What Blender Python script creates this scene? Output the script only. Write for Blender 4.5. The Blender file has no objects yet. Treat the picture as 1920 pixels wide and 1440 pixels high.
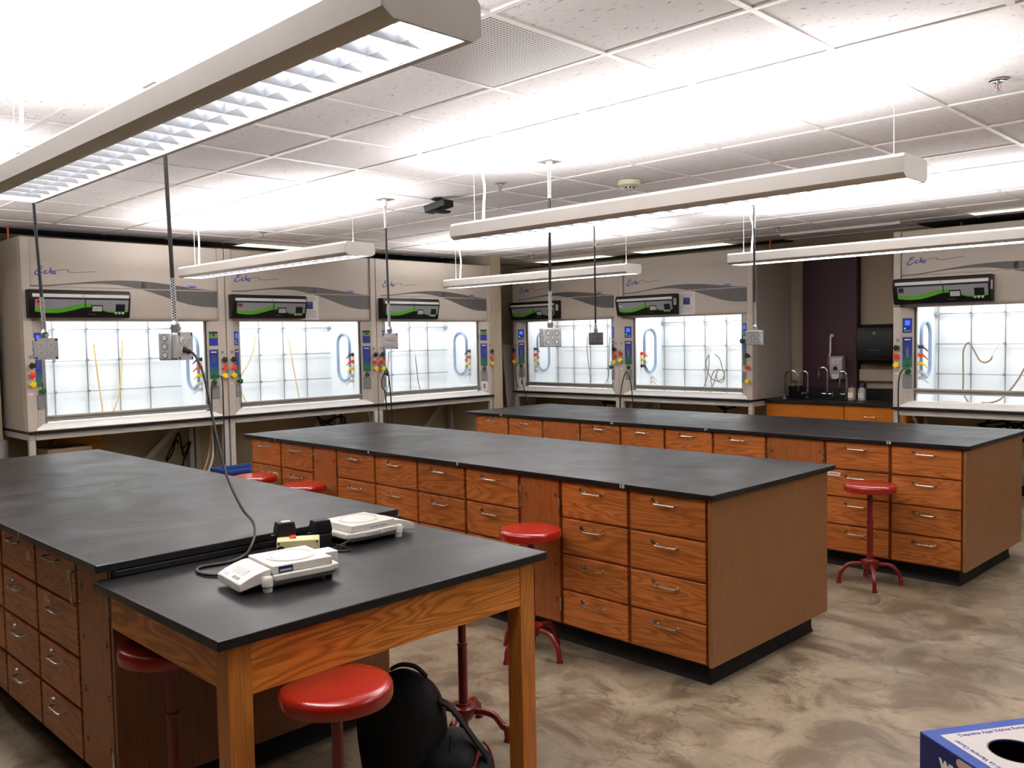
import bpy, bmesh, math, random
from mathutils import Vector, Matrix
random.seed(7)
PI = math.pi
SC = bpy.context.scene
COL = SC.collection

# ------------------------------------------------------------------ helpers
def s2l(c):
    c = c / 255.0
    return c / 12.92 if c <= 0.04045 else ((c + 0.055) / 1.055) ** 2.4
def S(r, g, b):
    return (s2l(r), s2l(g), s2l(b), 1.0)

class NT:
    def __init__(self, name):
        self.m = bpy.data.materials.new(name); self.m.use_nodes = True
        self.t = self.m.node_tree; self.t.nodes.clear()
        self.out = self.n('ShaderNodeOutputMaterial')
    def n(self, typ, **kw):
        nd = self.t.nodes.new(typ)
        for k, v in kw.items():
            if k.startswith('i_'):
                nd.inputs[k[2:].replace('_', ' ')].default_value = v
            else:
                setattr(nd, k, v)
        return nd
    def l(self, a, b):
        self.t.links.new(a, b)
    def math(self, op, a, b=None, c=None):
        nd = self.n('ShaderNodeMath', operation=op)
        for i, v in enumerate((a, b, c)):
            if v is None: continue
            if isinstance(v, (int, float)): nd.inputs[i].default_value = v
            else: self.l(v, nd.inputs[i])
        return nd.outputs[0]
    def ramp(self, fac, stops):
        nd = self.n('ShaderNodeValToRGB'); el = nd.color_ramp.elements
        while len(el) < len(stops): el.new(0.5)
        for e, (p, c) in zip(el, stops):
            e.position = p; e.color = c if not isinstance(c, (int, float)) else (c, c, c, 1)
        self.l(fac, nd.inputs[0]); return nd.outputs[0]
    def noise(self, vec, scale, detail=3, rough=0.5, dist=0.0):
        nd = self.n('ShaderNodeTexNoise')
        nd.inputs['Scale'].default_value = scale; nd.inputs['Detail'].default_value = detail
        nd.inputs['Roughness'].default_value = rough; nd.inputs['Distortion'].default_value = dist
        if vec is not None: self.l(vec, nd.inputs['Vector'])
        return nd.outputs['Fac']
    def coords(self, scale=(1, 1, 1), rnd=True):
        tc = self.n('ShaderNodeTexCoord').outputs['Object']
        mp = self.n('ShaderNodeMapping'); mp.inputs['Scale'].default_value = scale
        if rnd:
            oi = self.n('ShaderNodeObjectInfo').outputs['Random']
            r = self.math('MULTIPLY', oi, 31.0)
            va = self.n('ShaderNodeVectorMath', operation='ADD')
            self.l(tc, va.inputs[0]); cb = self.n('ShaderNodeCombineXYZ')
            for i in range(3): self.l(r, cb.inputs[i])
            self.l(cb.outputs[0], va.inputs[1]); tc = va.outputs[0]
        self.l(tc, mp.inputs['Vector']); return mp.outputs[0]
    def mix(self, fac, a, b, blend='MIX'):
        nd = self.n('ShaderNodeMix', data_type='RGBA', blend_type=blend)
        for i, v in ((0, fac), (6, a), (7, b)):
            if isinstance(v, (int, float)): nd.inputs[i].default_value = v
            elif isinstance(v, tuple): nd.inputs[i].default_value = v
            else: self.l(v, nd.inputs[i])
        return nd.outputs[2]
    def bsdf(self, col, rough=0.5, metal=0.0, spec=0.5, bump=None, bs=0.1, bd=0.002, coat=0.0, **kw):
        b = self.n('ShaderNodeBsdfPrincipled')
        for key, v in (('Base Color', col), ('Roughness', rough), ('Metallic', metal), ('Specular IOR Level', spec)):
            if isinstance(v, (int, float, tuple)): b.inputs[key].default_value = v
            else: self.l(v, b.inputs[key])
        if coat: b.inputs['Coat Weight'].default_value = coat; b.inputs['Coat Roughness'].default_value = 0.12
        if bump is not None:
            bp = self.n('ShaderNodeBump'); bp.inputs['Strength'].default_value = bs; bp.inputs['Distance'].default_value = bd
            self.l(bump, bp.inputs['Height']); self.l(bp.outputs[0], b.inputs['Normal'])
        self.l(b.outputs[0], self.out.inputs[0]); return b

_M = {}
def pm(name, rgb, rough=0.5, metal=0.0, var=0.06, scale=14.0, spec=0.5, coat=0.0):
    """plain procedural material: colour with a little mottling"""
    if name in _M: return _M[name]
    t = NT(name); v = t.coords()
    n = t.noise(v, scale, 4)
    c = rgb if len(rgb) == 4 else S(*rgb)
    lo = tuple(x * (1 - var) for x in c[:3]) + (1,); hi = tuple(min(1, x * (1 + var)) for x in c[:3]) + (1,)
    col = t.ramp(n, [(0.3, lo), (0.7, hi)])
    rr = t.ramp(n, [(0.3, max(0.02, rough * 0.9)), (0.7, min(1, rough * 1.1))])
    t.bsdf(col, rr, metal, spec, coat=coat)
    _M[name] = t.m; return t.m
def emit(name, rgb, strength):
    if name in _M: return _M[name]
    t = NT(name); e = t.n('ShaderNodeEmission'); e.inputs[0].default_value = S(*rgb); e.inputs[1].default_value = strength
    t.l(e.outputs[0], t.out.inputs[0]); _M[name] = t.m; return t.m

class MB:
    def __init__(self):
        self.v = []; self.f = []; self.mi = []
    def add(self, vs, fs, m=0):
        o = len(self.v); self.v += [tuple(p) for p in vs]
        for f in fs: self.f.append(tuple(i + o for i in f)); self.mi.append(m)
        return self
    def box(self, x0, x1, y0, y1, z0, z1, m=0):
        vs = [(x, y, z) for z in (z0, z1) for y in (y0, y1) for x in (x0, x1)]
        return self.add(vs, [(0, 2, 3, 1), (4, 5, 7, 6), (0, 1, 5, 4), (2, 6, 7, 3), (0, 4, 6, 2), (1, 3, 7, 5)], m)
    def obox(self, c, ax, ay, az, hx, hy, hz, m=0):
        c = Vector(c); ax = Vector(ax).normalized(); ay = Vector(ay).normalized(); az = Vector(az).normalized()
        vs = [c + ax * (sx * hx) + ay * (sy * hy) + az * (sz * hz) for sz in (-1, 1) for sy in (-1, 1) for sx in (-1, 1)]
        return self.add(vs, [(0, 2, 3, 1), (4, 5, 7, 6), (0, 1, 5, 4), (2, 6, 7, 3), (0, 4, 6, 2), (1, 3, 7, 5)], m)
    def prism(self, poly, fn, a0, a1, m=0):
        """poly of 2d points, fn(p, a) -> 3d point; closed solid between a0 and a1"""
        n = len(poly)
        vs = [fn(p, a0) for p in poly] + [fn(p, a1) for p in poly]
        fs = [tuple(range(n))[::-1], tuple(range(n, 2 * n))] + [(i, (i + 1) % n, n + (i + 1) % n, n + i) for i in range(n)]
        return self.add(vs, fs, m)
    def px(self, poly, x0, x1, m=0): return self.prism(poly, lambda p, a: (a, p[0], p[1]), x0, x1, m)
    def py(self, poly, y0, y1, m=0): return self.prism(poly, lambda p, a: (p[0], a, p[1]), y0, y1, m)
    def pz(self, poly, z0, z1, m=0): return self.prism(poly, lambda p, a: (p[0], p[1], a), z0, z1, m)
    def strip(self, xs, lo, hi, fn, th, m=0):
        """thin plate between curves lo and hi over xs; fn(x, z, d) -> 3d with d out of the plate"""
        n = len(xs); vs = []
        for d in (0, th):
            vs += [fn(x, a, d) for x, a in zip(xs, lo)] + [fn(x, b, d) for x, b in zip(xs, hi)]
        fs = []
        for i in range(n - 1):
            fs += [(i, i + 1, n + i + 1, n + i), (2*n + i, 3*n + i, 3*n + i + 1, 2*n + i + 1),
                   (i, 2*n + i, 2*n + i + 1, i + 1), (n + i, n + i + 1, 3*n + i + 1, 3*n + i)]
        fs += [(0, n, 3*n, 2*n), (n - 1, 3*n - 1, 4*n - 1, 2*n - 1)]
        return self.add(vs, fs, m)
    def tube(self, pts, r, n=8, m=0, closed=False, flat=None):
        pts = [Vector(p) for p in pts]; N = len(pts); rs = r if isinstance(r, (list, tuple)) else [r] * N
        rings = []; up = None
        for i in range(N):
            if closed: d = pts[(i + 1) % N] - pts[i - 1]
            else: d = pts[min(i + 1, N - 1)] - pts[max(i - 1, 0)]
            d.normalize()
            if up is None:
                up = Vector((0, 0, 1)) if abs(d.z) < 0.9 else Vector((1, 0, 0))
            a = d.cross(up)
            if a.length < 1e-6: a = d.cross(Vector((0, 1, 0)))
            a.normalize(); b = a.cross(d).normalized(); up = b
            rings.append([pts[i] + a * (math.cos(2*PI*k/n) * rs[i]) + b * (math.sin(2*PI*k/n) * rs[i]) for k in range(n)])
        vs = [p for rg in rings for p in rg]; fs = []
        for i in range(N if closed else N - 1):
            j = (i + 1) % N
            for k in range(n):
                fs.append((i*n + k, i*n + (k+1) % n, j*n + (k+1) % n, j*n + k))
        if not closed: fs += [tuple(range(n))[::-1], tuple(range((N-1)*n, N*n))]
        return self.add(vs, fs, m)
    def cyl(self, p0, p1, r, n=16, m=0, r1=None):
        return self.tube([p0, p1], [r, r if r1 is None else r1], n, m)
    def lathe(self, prof, n=32, m=0, c=(0, 0, 0), cap=True):
        vs = []; fs = []; idx = []
        for r, z in prof:
            if r < 1e-6: idx.append([len(vs)]); vs.append((c[0], c[1], c[2] + z))
            else:
                idx.append(list(range(len(vs), len(vs) + n)))
                vs += [(c[0] + r*math.cos(2*PI*k/n), c[1] + r*math.sin(2*PI*k/n), c[2] + z) for k in range(n)]
        for a, b in zip(idx, idx[1:]):
            for k in range(n):
                k2 = (k + 1) % n
                if len(a) == 1 and len(b) == 1: continue
                if len(a) == 1: fs.append((a[0], b[k], b[k2]))
                elif len(b) == 1: fs.append((a[k], a[k2], b[0]))
                else: fs.append((a[k], a[k2], b[k2], b[k]))
        if cap and len(idx[0]) > 1: fs.append(tuple(idx[0][::-1]))
        if cap and len(idx[-1]) > 1: fs.append(tuple(idx[-1]))
        return self.add(vs, fs, m)
    def loft(self, rings, m=0):
        n = len(rings[0]); vs = [p for rg in rings for p in rg]; fs = []
        for i in range(len(rings) - 1):
            for k in range(n): fs.append((i*n + k, i*n + (k+1) % n, (i+1)*n + (k+1) % n, (i+1)*n + k))
        fs += [tuple(range(n))[::-1], tuple(range((len(rings)-1)*n, len(rings)*n))]
        return self.add(vs, fs, m)
    def xf(self, M):
        self.v = [tuple(M @ Vector(p)) for p in self.v]; return self
    def mesh(self, name, mats, ang=35):
        me = bpy.data.meshes.new(name); me.from_pydata(self.v, [], self.f)
        me.polygons.foreach_set('material_index', self.mi)
        for mt in (mats if isinstance(mats, (list, tuple)) else [mats]): me.materials.append(mt)
        bm = bmesh.new(); bm.from_mesh(me); bmesh.ops.recalc_face_normals(bm, faces=bm.faces[:]); bm.to_mesh(me); bm.free()
        me.polygons.foreach_set('use_smooth', [True] * len(me.polygons)); me.set_sharp_from_angle(angle=math.radians(ang))
        me.update(); return me
    def build(self, name, mats, parent=None, bevel=0.0, ang=35, seg=2, subsurf=0):
        return place(name, self.mesh(name, mats, ang), parent, bevel, seg, subsurf)

def place(name, me, parent=None, bevel=0.0, seg=2, subsurf=0):
    o = bpy.data.objects.new(name, me); COL.objects.link(o)
    if parent is not None: o.parent = parent
    if bevel:
        b = o.modifiers.new('bevel', 'BEVEL'); b.width = bevel; b.segments = seg; b.limit_method = 'ANGLE'; b.angle_limit = math.radians(40)
    if subsurf:
        q = o.modifiers.new('subdivision', 'SUBSURF'); q.levels = subsurf; q.render_levels = subsurf
    return o
_C = {}
def cached(key, fn, name, mats, parent, bevel=0.0, seg=2, ang=35, loc=None, rot=None):
    if key not in _C: _C[key] = fn().mesh(name, mats, ang)
    o = place(name, _C[key], parent, bevel, seg)
    if loc is not None: o.location = loc
    if rot is not None: o.rotation_euler = rot
    return o
def tag(o, label=None, cat=None, group=None, kind=None):
    if label: o['label'] = label
    if cat: o['category'] = cat
    if group: o['group'] = group
    if kind: o['kind'] = kind
    return o
def thing(name, label, cat, loc=(0, 0, 0), rot=0.0, group=None):
    o = bpy.data.objects.new(name, None); COL.objects.link(o); o.empty_display_size = 0.05
    o.location = loc; o.rotation_euler = (0, 0, rot) if isinstance(rot, (int, float)) else rot
    return tag(o, label, cat, group)
def dup(root, label, loc, rot=None, group=None):
    r = root.copy(); COL.objects.link(r); r.location = loc
    if rot is not None: r.rotation_euler = (0, 0, rot) if isinstance(rot, (int, float)) else rot
    r['label'] = label
    if group: r['group'] = group
    for ch in list(root.children):
        c = ch.copy(); COL.objects.link(c); c.parent = r
        for g in list(ch.children):
            d = g.copy(); COL.objects.link(d); d.parent = c
    return r
def struct(o): o['kind'] = 'structure'; return o
_TX = {}
def text(name, body, size, mat, parent, M, align='CENTER', bold=0.0, sx=1.0):
    key = (body, size, align, bold, mat.name)
    if key not in _TX:
        cu = bpy.data.curves.new('lettering', 'FONT'); cu.body = body; cu.size = size; cu.align_x = align; cu.align_y = 'CENTER'
        cu.extrude = 0.0003; cu.offset = bold; cu.resolution_u = 3
        ob = bpy.data.objects.new('lettering', cu); COL.objects.link(ob)
        dg = bpy.context.evaluated_depsgraph_get(); dg.update()
        me = bpy.data.meshes.new_from_object(ob.evaluated_get(dg)); bpy.data.objects.remove(ob)
        me.materials.clear(); me.materials.append(mat); _TX[key] = me
    o = bpy.data.objects.new(name, _TX[key]); COL.objects.link(o); o.parent = parent
    o.matrix_local = M @ Matrix.Diagonal((sx, 1, 1, 1)); return o
def scribble(name, mat, parent, M, w, h, seed=1):
    # short ink dashes: print too small to read
    rr = random.Random(seed); b = MB(); x = -w / 2
    while x < w / 2 - h * .4:
        l = min(rr.uniform(.8, 3.0) * h, w / 2 - x); b.box(x, x + l, -h / 2, h / 2, 0, .0003); x += l + h * .7
    o = b.build(name, mat, parent); o.matrix_local = M; return o
def frame(o, x, y):
    """matrix with local x along x, local y along y, origin o"""
    x = Vector(x).normalized(); y = Vector(y).normalized(); z = x.cross(y)
    return Matrix(((x.x, y.x, z.x, o[0]), (x.y, y.y, z.y, o[1]), (x.z, y.z, z.z, o[2]), (0, 0, 0, 1)))
def spline(pts, n=8):
    """Catmull-Rom through pts"""
    P = [Vector(p) for p in pts]; out = []
    for i in range(len(P) - 1):
        p0 = P[max(i-1, 0)]; p1 = P[i]; p2 = P[i+1]; p3 = P[min(i+2, len(P)-1)]
        for k in range(n):
            t = k / n
            out.append(0.5 * ((2*p1) + (-p0+p2)*t + (2*p0-5*p1+4*p2-p3)*t*t + (-p0+3*p1-3*p2+p3)*t**3))
    out.append(P[-1]); return out
def interp(x, xs, ys):
    if x <= xs[0]: return ys[0]
    for a, b, c, d in zip(xs, xs[1:], ys, ys[1:]):
        if x <= b: return c + (d - c) * (x - a) / (b - a)
    return ys[-1]

# ------------------------------------------------------------------ materials
def oak(name, light, mid, dark, grain='x', amt=1.0, rough=0.38):
    t = NT(name)
    sc = (0.8, 0.8, 7.0) if grain == 'x' else (7.0, 7.0, 0.8)
    sp = (5, 5, 170) if grain == 'x' else (170, 170, 5)
    v = t.coords(sc); n = t.noise(v, 1.15, 2.0, 0.45, 0.5)
    rings = t.math('PINGPONG', t.math('MULTIPLY', n, 17.0), 0.5)
    ring = t.ramp(rings, [(0.0, 0.0), (0.13, 0.35), (0.38, 1.0)])
    pores = t.noise(t.coords(sp), 1.0, 3, 0.6)
    blot = t.noise(t.coords((2, 2, 2)), 1.2, 2)
    c1 = t.mix(blot, S(*mid), S(*light))
    c2 = t.mix(t.math('MULTIPLY', t.math('SUBTRACT', 1.0, ring), 0.75 * amt), c1, S(*dark))
    pf = t.ramp(pores, [(0.36, 1.0), (0.52, 0.0)])
    c3 = t.mix(t.math('MULTIPLY', pf, 0.45), c2, S(*dark))
    oi = t.n('ShaderNodeObjectInfo').outputs['Random']
    hs = t.n('ShaderNodeHueSaturation'); t.l(c3, hs.inputs['Color']); t.l(t.math('MULTIPLY_ADD', oi, 0.25, 0.88), hs.inputs['Value'])
    t.bsdf(hs.outputs[0], rough, 0, 0.45, bump=pores, bs=0.08, bd=0.001)
    return t.m
OAK_X = oak('oak_horizontal', (207, 126, 62), (185, 106, 48), (125, 64, 26), 'x', 0.85)
OAK_Z = oak('oak_vertical', (183, 108, 55), (166, 93, 44), (125, 66, 29), 'z', 0.5)
OAK_FRAME = oak('oak_frame', (144, 77, 35), (131, 67, 28), (92, 44, 17), 'z', 0.4)
OAK_PANEL = oak('oak_end_panel', (153, 106, 65), (137, 91, 55), (112, 71, 41), 'z', 0.25)
OAK_TAB = oak('table_oak_horizontal', (255, 167, 72), (236, 144, 57), (172, 92, 34), 'x')
OAK_TABZ = oak('table_oak_vertical', (224, 144, 64), (204, 124, 52), (157, 90, 36), 'z', 0.5)
OAK_SINK = oak('sink_cabinet_oak', (190, 111, 24), (181, 101, 21), (157, 81, 16), 'x', 0.2)

def mat_epoxy():
    t = NT('black_epoxy'); v = t.coords((1, 1, 1))
    n = t.noise(v, 2.2, 5, 0.6, 0.8); f = t.noise(v, 160, 2); sm = t.noise(t.coords((0.8, 4, 1)), 1.5, 4, 0.6, 1.2)
    col = t.mix(sm, (0.0055, 0.0052, 0.0055, 1), (0.016, 0.015, 0.0155, 1))
    spk = t.ramp(t.noise(v, 420, 1), [(0.72, 0.0), (0.8, 1.0)])
    col = t.mix(t.math('MULTIPLY', spk, 0.25), col, (0.2, 0.2, 0.2, 1))
    r = t.math('ADD', t.ramp(n, [(0.3, 0.25), (0.7, 0.40)]), t.math('MULTIPLY', sm, 0.06))
    t.bsdf(col, r, 0, 0.37, bump=f, bs=0.03, bd=0.001); return t.m
EPOXY = mat_epoxy()
def mat_floor():
    t = NT('stained_concrete'); v = t.coords((1, 1, 1), False)
    big = t.noise(v, 0.9, 5, 0.6, 0.6); mid = t.noise(v, 3.2, 6, 0.65, 1.0); fine = t.noise(v, 26, 4, 0.6)
    wv = t.noise(t.coords((1.0, 2.2, 1), False), 4.2, 7, 0.72, 1.3)
    c = t.ramp(big, [(0.32, S(112, 101, 85)), (0.5, S(139, 125, 103)), (0.68, S(159, 143, 118))])
    c = t.mix(t.ramp(mid, [(0.40, 0.8), (0.53, 0.0)]), c, S(95, 79, 60))
    c = t.mix(t.ramp(mid, [(0.56, 0.0), (0.72, 0.5)]), c, S(177, 165, 141))
    c = t.mix(t.ramp(wv, [(0.30, 0.8), (0.45, 0.0)]), c, S(70, 57, 46))
    c = t.mix(t.ramp(fine, [(0.3, 0.35), (0.5, 0.0)]), c, S(117, 99, 77))
    vo = t.n('ShaderNodeTexVoronoi', feature='DISTANCE_TO_EDGE'); vo.inputs['Scale'].default_value = 0.55
    wob = t.n('ShaderNodeVectorMath', operation='ADD'); t.l(v, wob.inputs[0]); nz = t.n('ShaderNodeTexNoise'); nz.inputs['Scale'].default_value = 3.0
    nz.inputs['Detail'].default_value = 5; t.l(v, nz.inputs['Vector']); t.l(nz.outputs['Color'], wob.inputs[1]); t.l(wob.outputs[0], vo.inputs['Vector'])
    cr = t.ramp(vo.outputs['Distance'], [(0.0, 1.0), (0.006, 0.0)])
    c = t.mix(t.math('MULTIPLY', cr, 0.45), c, S(58, 48, 37))
    r = t.ramp(mid, [(0.3, 0.36), (0.7, 0.55)])
    t.bsdf(c, r, 0, 0.4, bump=wv, bs=0.12, bd=0.003); return t.m
def mat_ceiling():
    t = NT('fissured_tile'); v = t.coords((1, 1, 1), False)
    a = t.noise(t.coords((30, 95, 40), False), 1.0, 2, 0.5, 0.4); b = t.noise(v, 120, 2)
    f = t.ramp(a, [(0.65, 0.0), (0.70, 1.0)]); g = t.ramp(b, [(0.70, 0.0), (0.74, 1.0)])
    k = t.math('MAXIMUM', f, t.math('MULTIPLY', g, 0.7))
    c = t.mix(t.math('MULTIPLY', k, 0.62), S(240, 235, 236), S(112, 104, 102))
    t.bsdf(c, 0.9, 0, 0.2); return t.m
TILE = mat_ceiling()
WHITE_BAR = pm('ceiling_bar_white', (236, 230, 226), 0.5)
WALL = pm('wall_beige', (179, 166, 141), 0.8, var=0.03)
WALL_DK = pm('wall_darkened', (92, 86, 78), 0.85, var=0.03)  # unseen walls darkened to cut bounce light and worktop reflections
MAROON = pm('maroon_paint', (59, 22, 33), 0.5, var=0.05)
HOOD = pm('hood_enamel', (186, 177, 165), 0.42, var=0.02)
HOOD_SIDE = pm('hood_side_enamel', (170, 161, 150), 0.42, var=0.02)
LINER = pm('hood_liner_white', (232, 235, 237), 0.45, var=0.01)
SILL = pm('sill_white', (232, 230, 224), 0.35, var=0.01)
SWOOSH = pm('swoosh_grey', (92, 90, 88), 0.5, var=0.03)
STEEL = pm('brushed_steel', (170, 170, 172), 0.32, 0.9)
CHROME = pm('chrome', (215, 215, 218), 0.12, 1.0, var=0.02)
NICKEL = pm('satin_nickel', (200, 194, 182), 0.28, 1.0, var=0.03)
ALU = pm('sash_aluminium', (159, 155, 145), 0.38, 0.6)
STAND = pm('stand_grey_paint', (177, 174, 166), 0.45, var=0.02)
DARK = pm('black_plastic', (14, 14, 16), 0.45, var=0.08, spec=0.35)
DARKER = pm('black_rubber', (8, 8, 9), 0.6, var=0.1, spec=0.3)
CORDM = pm('black_cord', (20, 20, 21), 0.45, var=0.1)
TRACK = pm('sash_track_dark', (36, 44, 48), 0.4)
GREYP = pm('grey_plate', (128, 130, 134), 0.45)
MODGREY = pm('module_grey', (135, 137, 141), 0.42, var=0.02)
GREEN = pm('module_green', (83, 159, 39), 0.42, var=0.03)
WHITEP = pm('white_plastic', (210, 208, 205), 0.4, var=0.02)
BALW = pm('balance_white', (205, 201, 192), 0.38, var=0.02)
BALG = pm('balance_grey', (159, 157, 150), 0.45, var=0.02)
CREAM = pm('cream_plastic', (201, 194, 145), 0.4, var=0.03)
RED = pm('knob_red', (238, 66, 32), 0.35); YEL = pm('knob_yellow', (246, 210, 24), 0.35)
BLK = pm('knob_black', (44, 34, 30), 0.35); GRN = pm('valve_green', (12, 88, 46), 0.32)
BLUE = pm('panel_blue', (30, 52, 160), 0.4); NAVY = pm('panel_navy', (18, 28, 74), 0.4); PGREEN = pm('panel_green', (98, 140, 60), 0.4)
def mat_bluegreen():
    t = NT('instruction_panel_print'); tc = t.n('ShaderNodeTexCoord').outputs['Object']
    sp = t.n('ShaderNodeSeparateXYZ'); t.l(tc, sp.inputs[0]); z = sp.outputs[2]
    f = t.math('MULTIPLY_ADD', z, 1 / 0.282, -1.293 / 0.282)
    c = t.ramp(f, [(0.0, S(34, 110, 70)), (0.22, S(40, 110, 84)), (0.45, S(28, 60, 150)), (1.0, S(24, 40, 140))])
    t.bsdf(c, 0.4); return t.m
BLUGRN = mat_bluegreen()
REDP = pm('stool_red_paint', (155, 26, 13), 0.24, var=0.08, scale=6, coat=0.4)
REDL = pm('stool_leg_red', (115, 17, 17), 0.3, var=0.1, scale=10, coat=0.3)
PAPER = pm('paper_white', (214, 210, 207), 0.7, var=0.02)
INK = pm('ink_black', (22, 20, 22), 0.6); INKB = pm('ink_blue', (44, 56, 160), 0.5); INKG = pm('ink_grey', (120, 120, 124), 0.7)
WHITEINK = pm('ink_white', (232, 232, 228), 0.6)
TAPE = pm('masking_tape', (206, 190, 150), 0.7)
FIXT = pm('fixture_cream_enamel', (240, 238, 231), 0.42, var=0.012)
LOUV = pm('louver_aluminium', (214, 218, 226), 0.16, 0.85, var=0.03)
TUBE = emit('fluorescent_tube', (255, 250, 244), 2.2)
TROFF = emit('recessed_lamp_lens', (255, 252, 236), 1.2)
LCDB = emit('lit_blue_screen', (70, 90, 255), 1.0)
LED = emit('green_led', (90, 255, 140), 1.6)
HOSE = pm('amber_tubing', (206, 176, 112), 0.4); HOSEG = pm('grey_tubing', (120, 116, 104), 0.4); HOSEB = pm('brown_tubing', (134, 112, 88), 0.45)
COPPER = pm('copper', (206, 112, 66), 0.35, 0.9)
PVC = pm('pale_hose', (206, 204, 196), 0.5)
LCD = pm('lcd_grey', (176, 180, 176), 0.35)
FABRIC = pm('backpack_nylon', (6, 6, 7), 0.75, var=0.3, scale=60)
FABRIC2 = pm('backpack_padding', (11, 11, 13), 0.7, var=0.3, scale=80)
REDPIPE = pm('red_piping', (150, 24, 34), 0.5)
BOXB = pm('box_blue', (28, 72, 168), 0.5, var=0.03); BOXB2 = pm('box_dark_blue', (18, 32, 91), 0.5, var=0.03)
CARD = pm('kraft_cardboard', (150, 120, 90), 0.8); CARDIN = pm('box_inside', (58, 44, 34), 0.9)
BINB = pm('bin_blue', (28, 62, 128), 0.45); YPLAS = pm('yellow_plastic', (190, 140, 20), 0.5)
BEIGEBOX = pm('cream_metal_case', (226, 200, 162), 0.5)
def mat_glass():
    t = NT('sash_glass'); tr = t.n('ShaderNodeBsdfTransparent'); tr.inputs[0].default_value = (0.985, 0.99, 0.988, 1)
    gl = t.n('ShaderNodeBsdfGlossy'); gl.inputs['Roughness'].default_value = 0.03
    fr = t.n('ShaderNodeFresnel'); fr.inputs[0].default_value = 1.45
    mx = t.n('ShaderNodeMixShader'); t.l(t.math('MULTIPLY', fr.outputs[0], 0.8), mx.inputs[0]); t.l(tr.outputs[0], mx.inputs[1]); t.l(gl.outputs[0], mx.inputs[2])
    t.l(mx.outputs[0], t.out.inputs[0]); return t.m
GLASS = mat_glass()
def mat_perf():
    t = NT('perforated_metal'); v = t.coords((1, 1, 1), False)
    ck = t.n('ShaderNodeTexVoronoi'); ck.inputs['Scale'].default_value = 62; ck.voronoi_dimensions = '2D'; ck.inputs['Randomness'].default_value = 0.0; t.l(v, ck.inputs['Vector'])
    h = t.ramp(ck.outputs['Distance'], [(0.34, 1.0), (0.42, 0.0)])
    b = t.noise(v, 1.5, 2)
    base = t.mix(b, S(206, 198, 194), S(226, 220, 216))
    c = t.mix(h, base, S(104, 96, 94)); t.bsdf(c, 0.5); return t.m
PERF = mat_perf()

# ------------------------------------------------------------------ camera
YAW, PITCH, ROLL, FPX, CAMH = 2.35079580, -0.0515479393, 0.0184337628, 1639.23399, 1.63
fw = Vector((math.cos(PITCH)*math.cos(YAW), math.cos(PITCH)*math.sin(YAW), math.sin(PITCH)))
rt = fw.cross(Vector((0, 0, 1))).normalized(); dn = fw.cross(rt)
r2 = math.cos(ROLL)*rt + math.sin(ROLL)*dn; d2 = -math.sin(ROLL)*rt + math.cos(ROLL)*dn
cam = bpy.data.cameras.new('camera'); co = bpy.data.objects.new('camera', cam); COL.objects.link(co)
bk = -fw; up = -d2
co.matrix_world = Matrix(((r2.x, up.x, bk.x, 0), (r2.y, up.y, bk.y, 0), (r2.z, up.z, bk.z, CAMH), (0, 0, 0, 1)))
cam.sensor_fit = 'HORIZONTAL'; cam.sensor_width = 36; cam.lens = FPX / 1920 * 36; cam.clip_start = 0.05
SC.camera = co

# ------------------------------------------------------------------ room shell
ZC = 2.705
X0, X1, Y0, Y1 = -9.08, 2.6, -2.6, 9.56
struct(MB().box(X0 - .1, X1 + .1, Y0 - .1, Y1 + .1, -0.1, 0).build('floor', mat_floor()))
cb = MB().box(X0 - .1, X1 + .1, Y0 - .1, Y1 + .1, ZC, ZC + 0.1, 0)
x = -1.492 - 0.61 * 12
while x < X1:
    cb.box(x - .012, x + .012, Y0, Y1, ZC - .006, ZC + .001, 1); x += 0.61
y = 2.665 - 0.61 * 8
while y < Y1:
    cb.box(X0, X1, y - .012, y + .012, ZC - .0065, ZC + .001, 1); y += 0.61
struct(cb.build('ceiling', [TILE, WHITE_BAR]))
struct(MB().box(X0 - .1, X0, Y0, Y1, 0, ZC).build('wall_left', WALL))
struct(MB().box(X0, X1, Y1, Y1 + .1, 0, ZC).build('wall_back', WALL))
struct(MB().box(X1, X1 + .1, Y0, Y1, 0, ZC).build('wall_right', WALL_DK))
struct(MB().box(X0, X1, Y0 - .1, Y0, 0, ZC).build('wall_front', WALL_DK))
# beige return beside the first hood and pilaster at the end of the row
struct(MB().box(X0, -8.70, 0.9, 2.325, 0, ZC).build('pillar_left', WALL, bevel=.003))
struct(MB().box(X0, -8.115, 7.87, 8.03, 0, ZC).build('pillar_corner', WALL, bevel=.003))
# maroon column behind the sink
struct(MB().box(-4.665, -4.04, 9.45, Y1, 0, 2.62).build('column_maroon', MAROON, bevel=.003))
struct(MB().box(X0, -8.0, Y1 - .012, Y1, 0, .1).box(-3.3, X1, Y1 - .012, Y1, 0, .1).build('baseboard_back', DARK))

# black strips painting in the shade along the ceiling edge above the hoods
SHADEM = pm('painted_shade_black', (16, 16, 16), 0.9)
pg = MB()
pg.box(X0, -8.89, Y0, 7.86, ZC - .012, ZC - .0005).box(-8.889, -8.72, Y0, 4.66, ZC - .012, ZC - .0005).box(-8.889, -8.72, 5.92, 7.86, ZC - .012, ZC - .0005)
struct(pg.build('shade_strip_1', SHADEM))
struct(MB().box(-8.6, -4.83, 9.29, Y1, ZC - .012, ZC - .0005).box(-3.28, X1, 9.10, Y1, ZC - .012, ZC - .0005).build('shade_strip_2', SHADEM))

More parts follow.
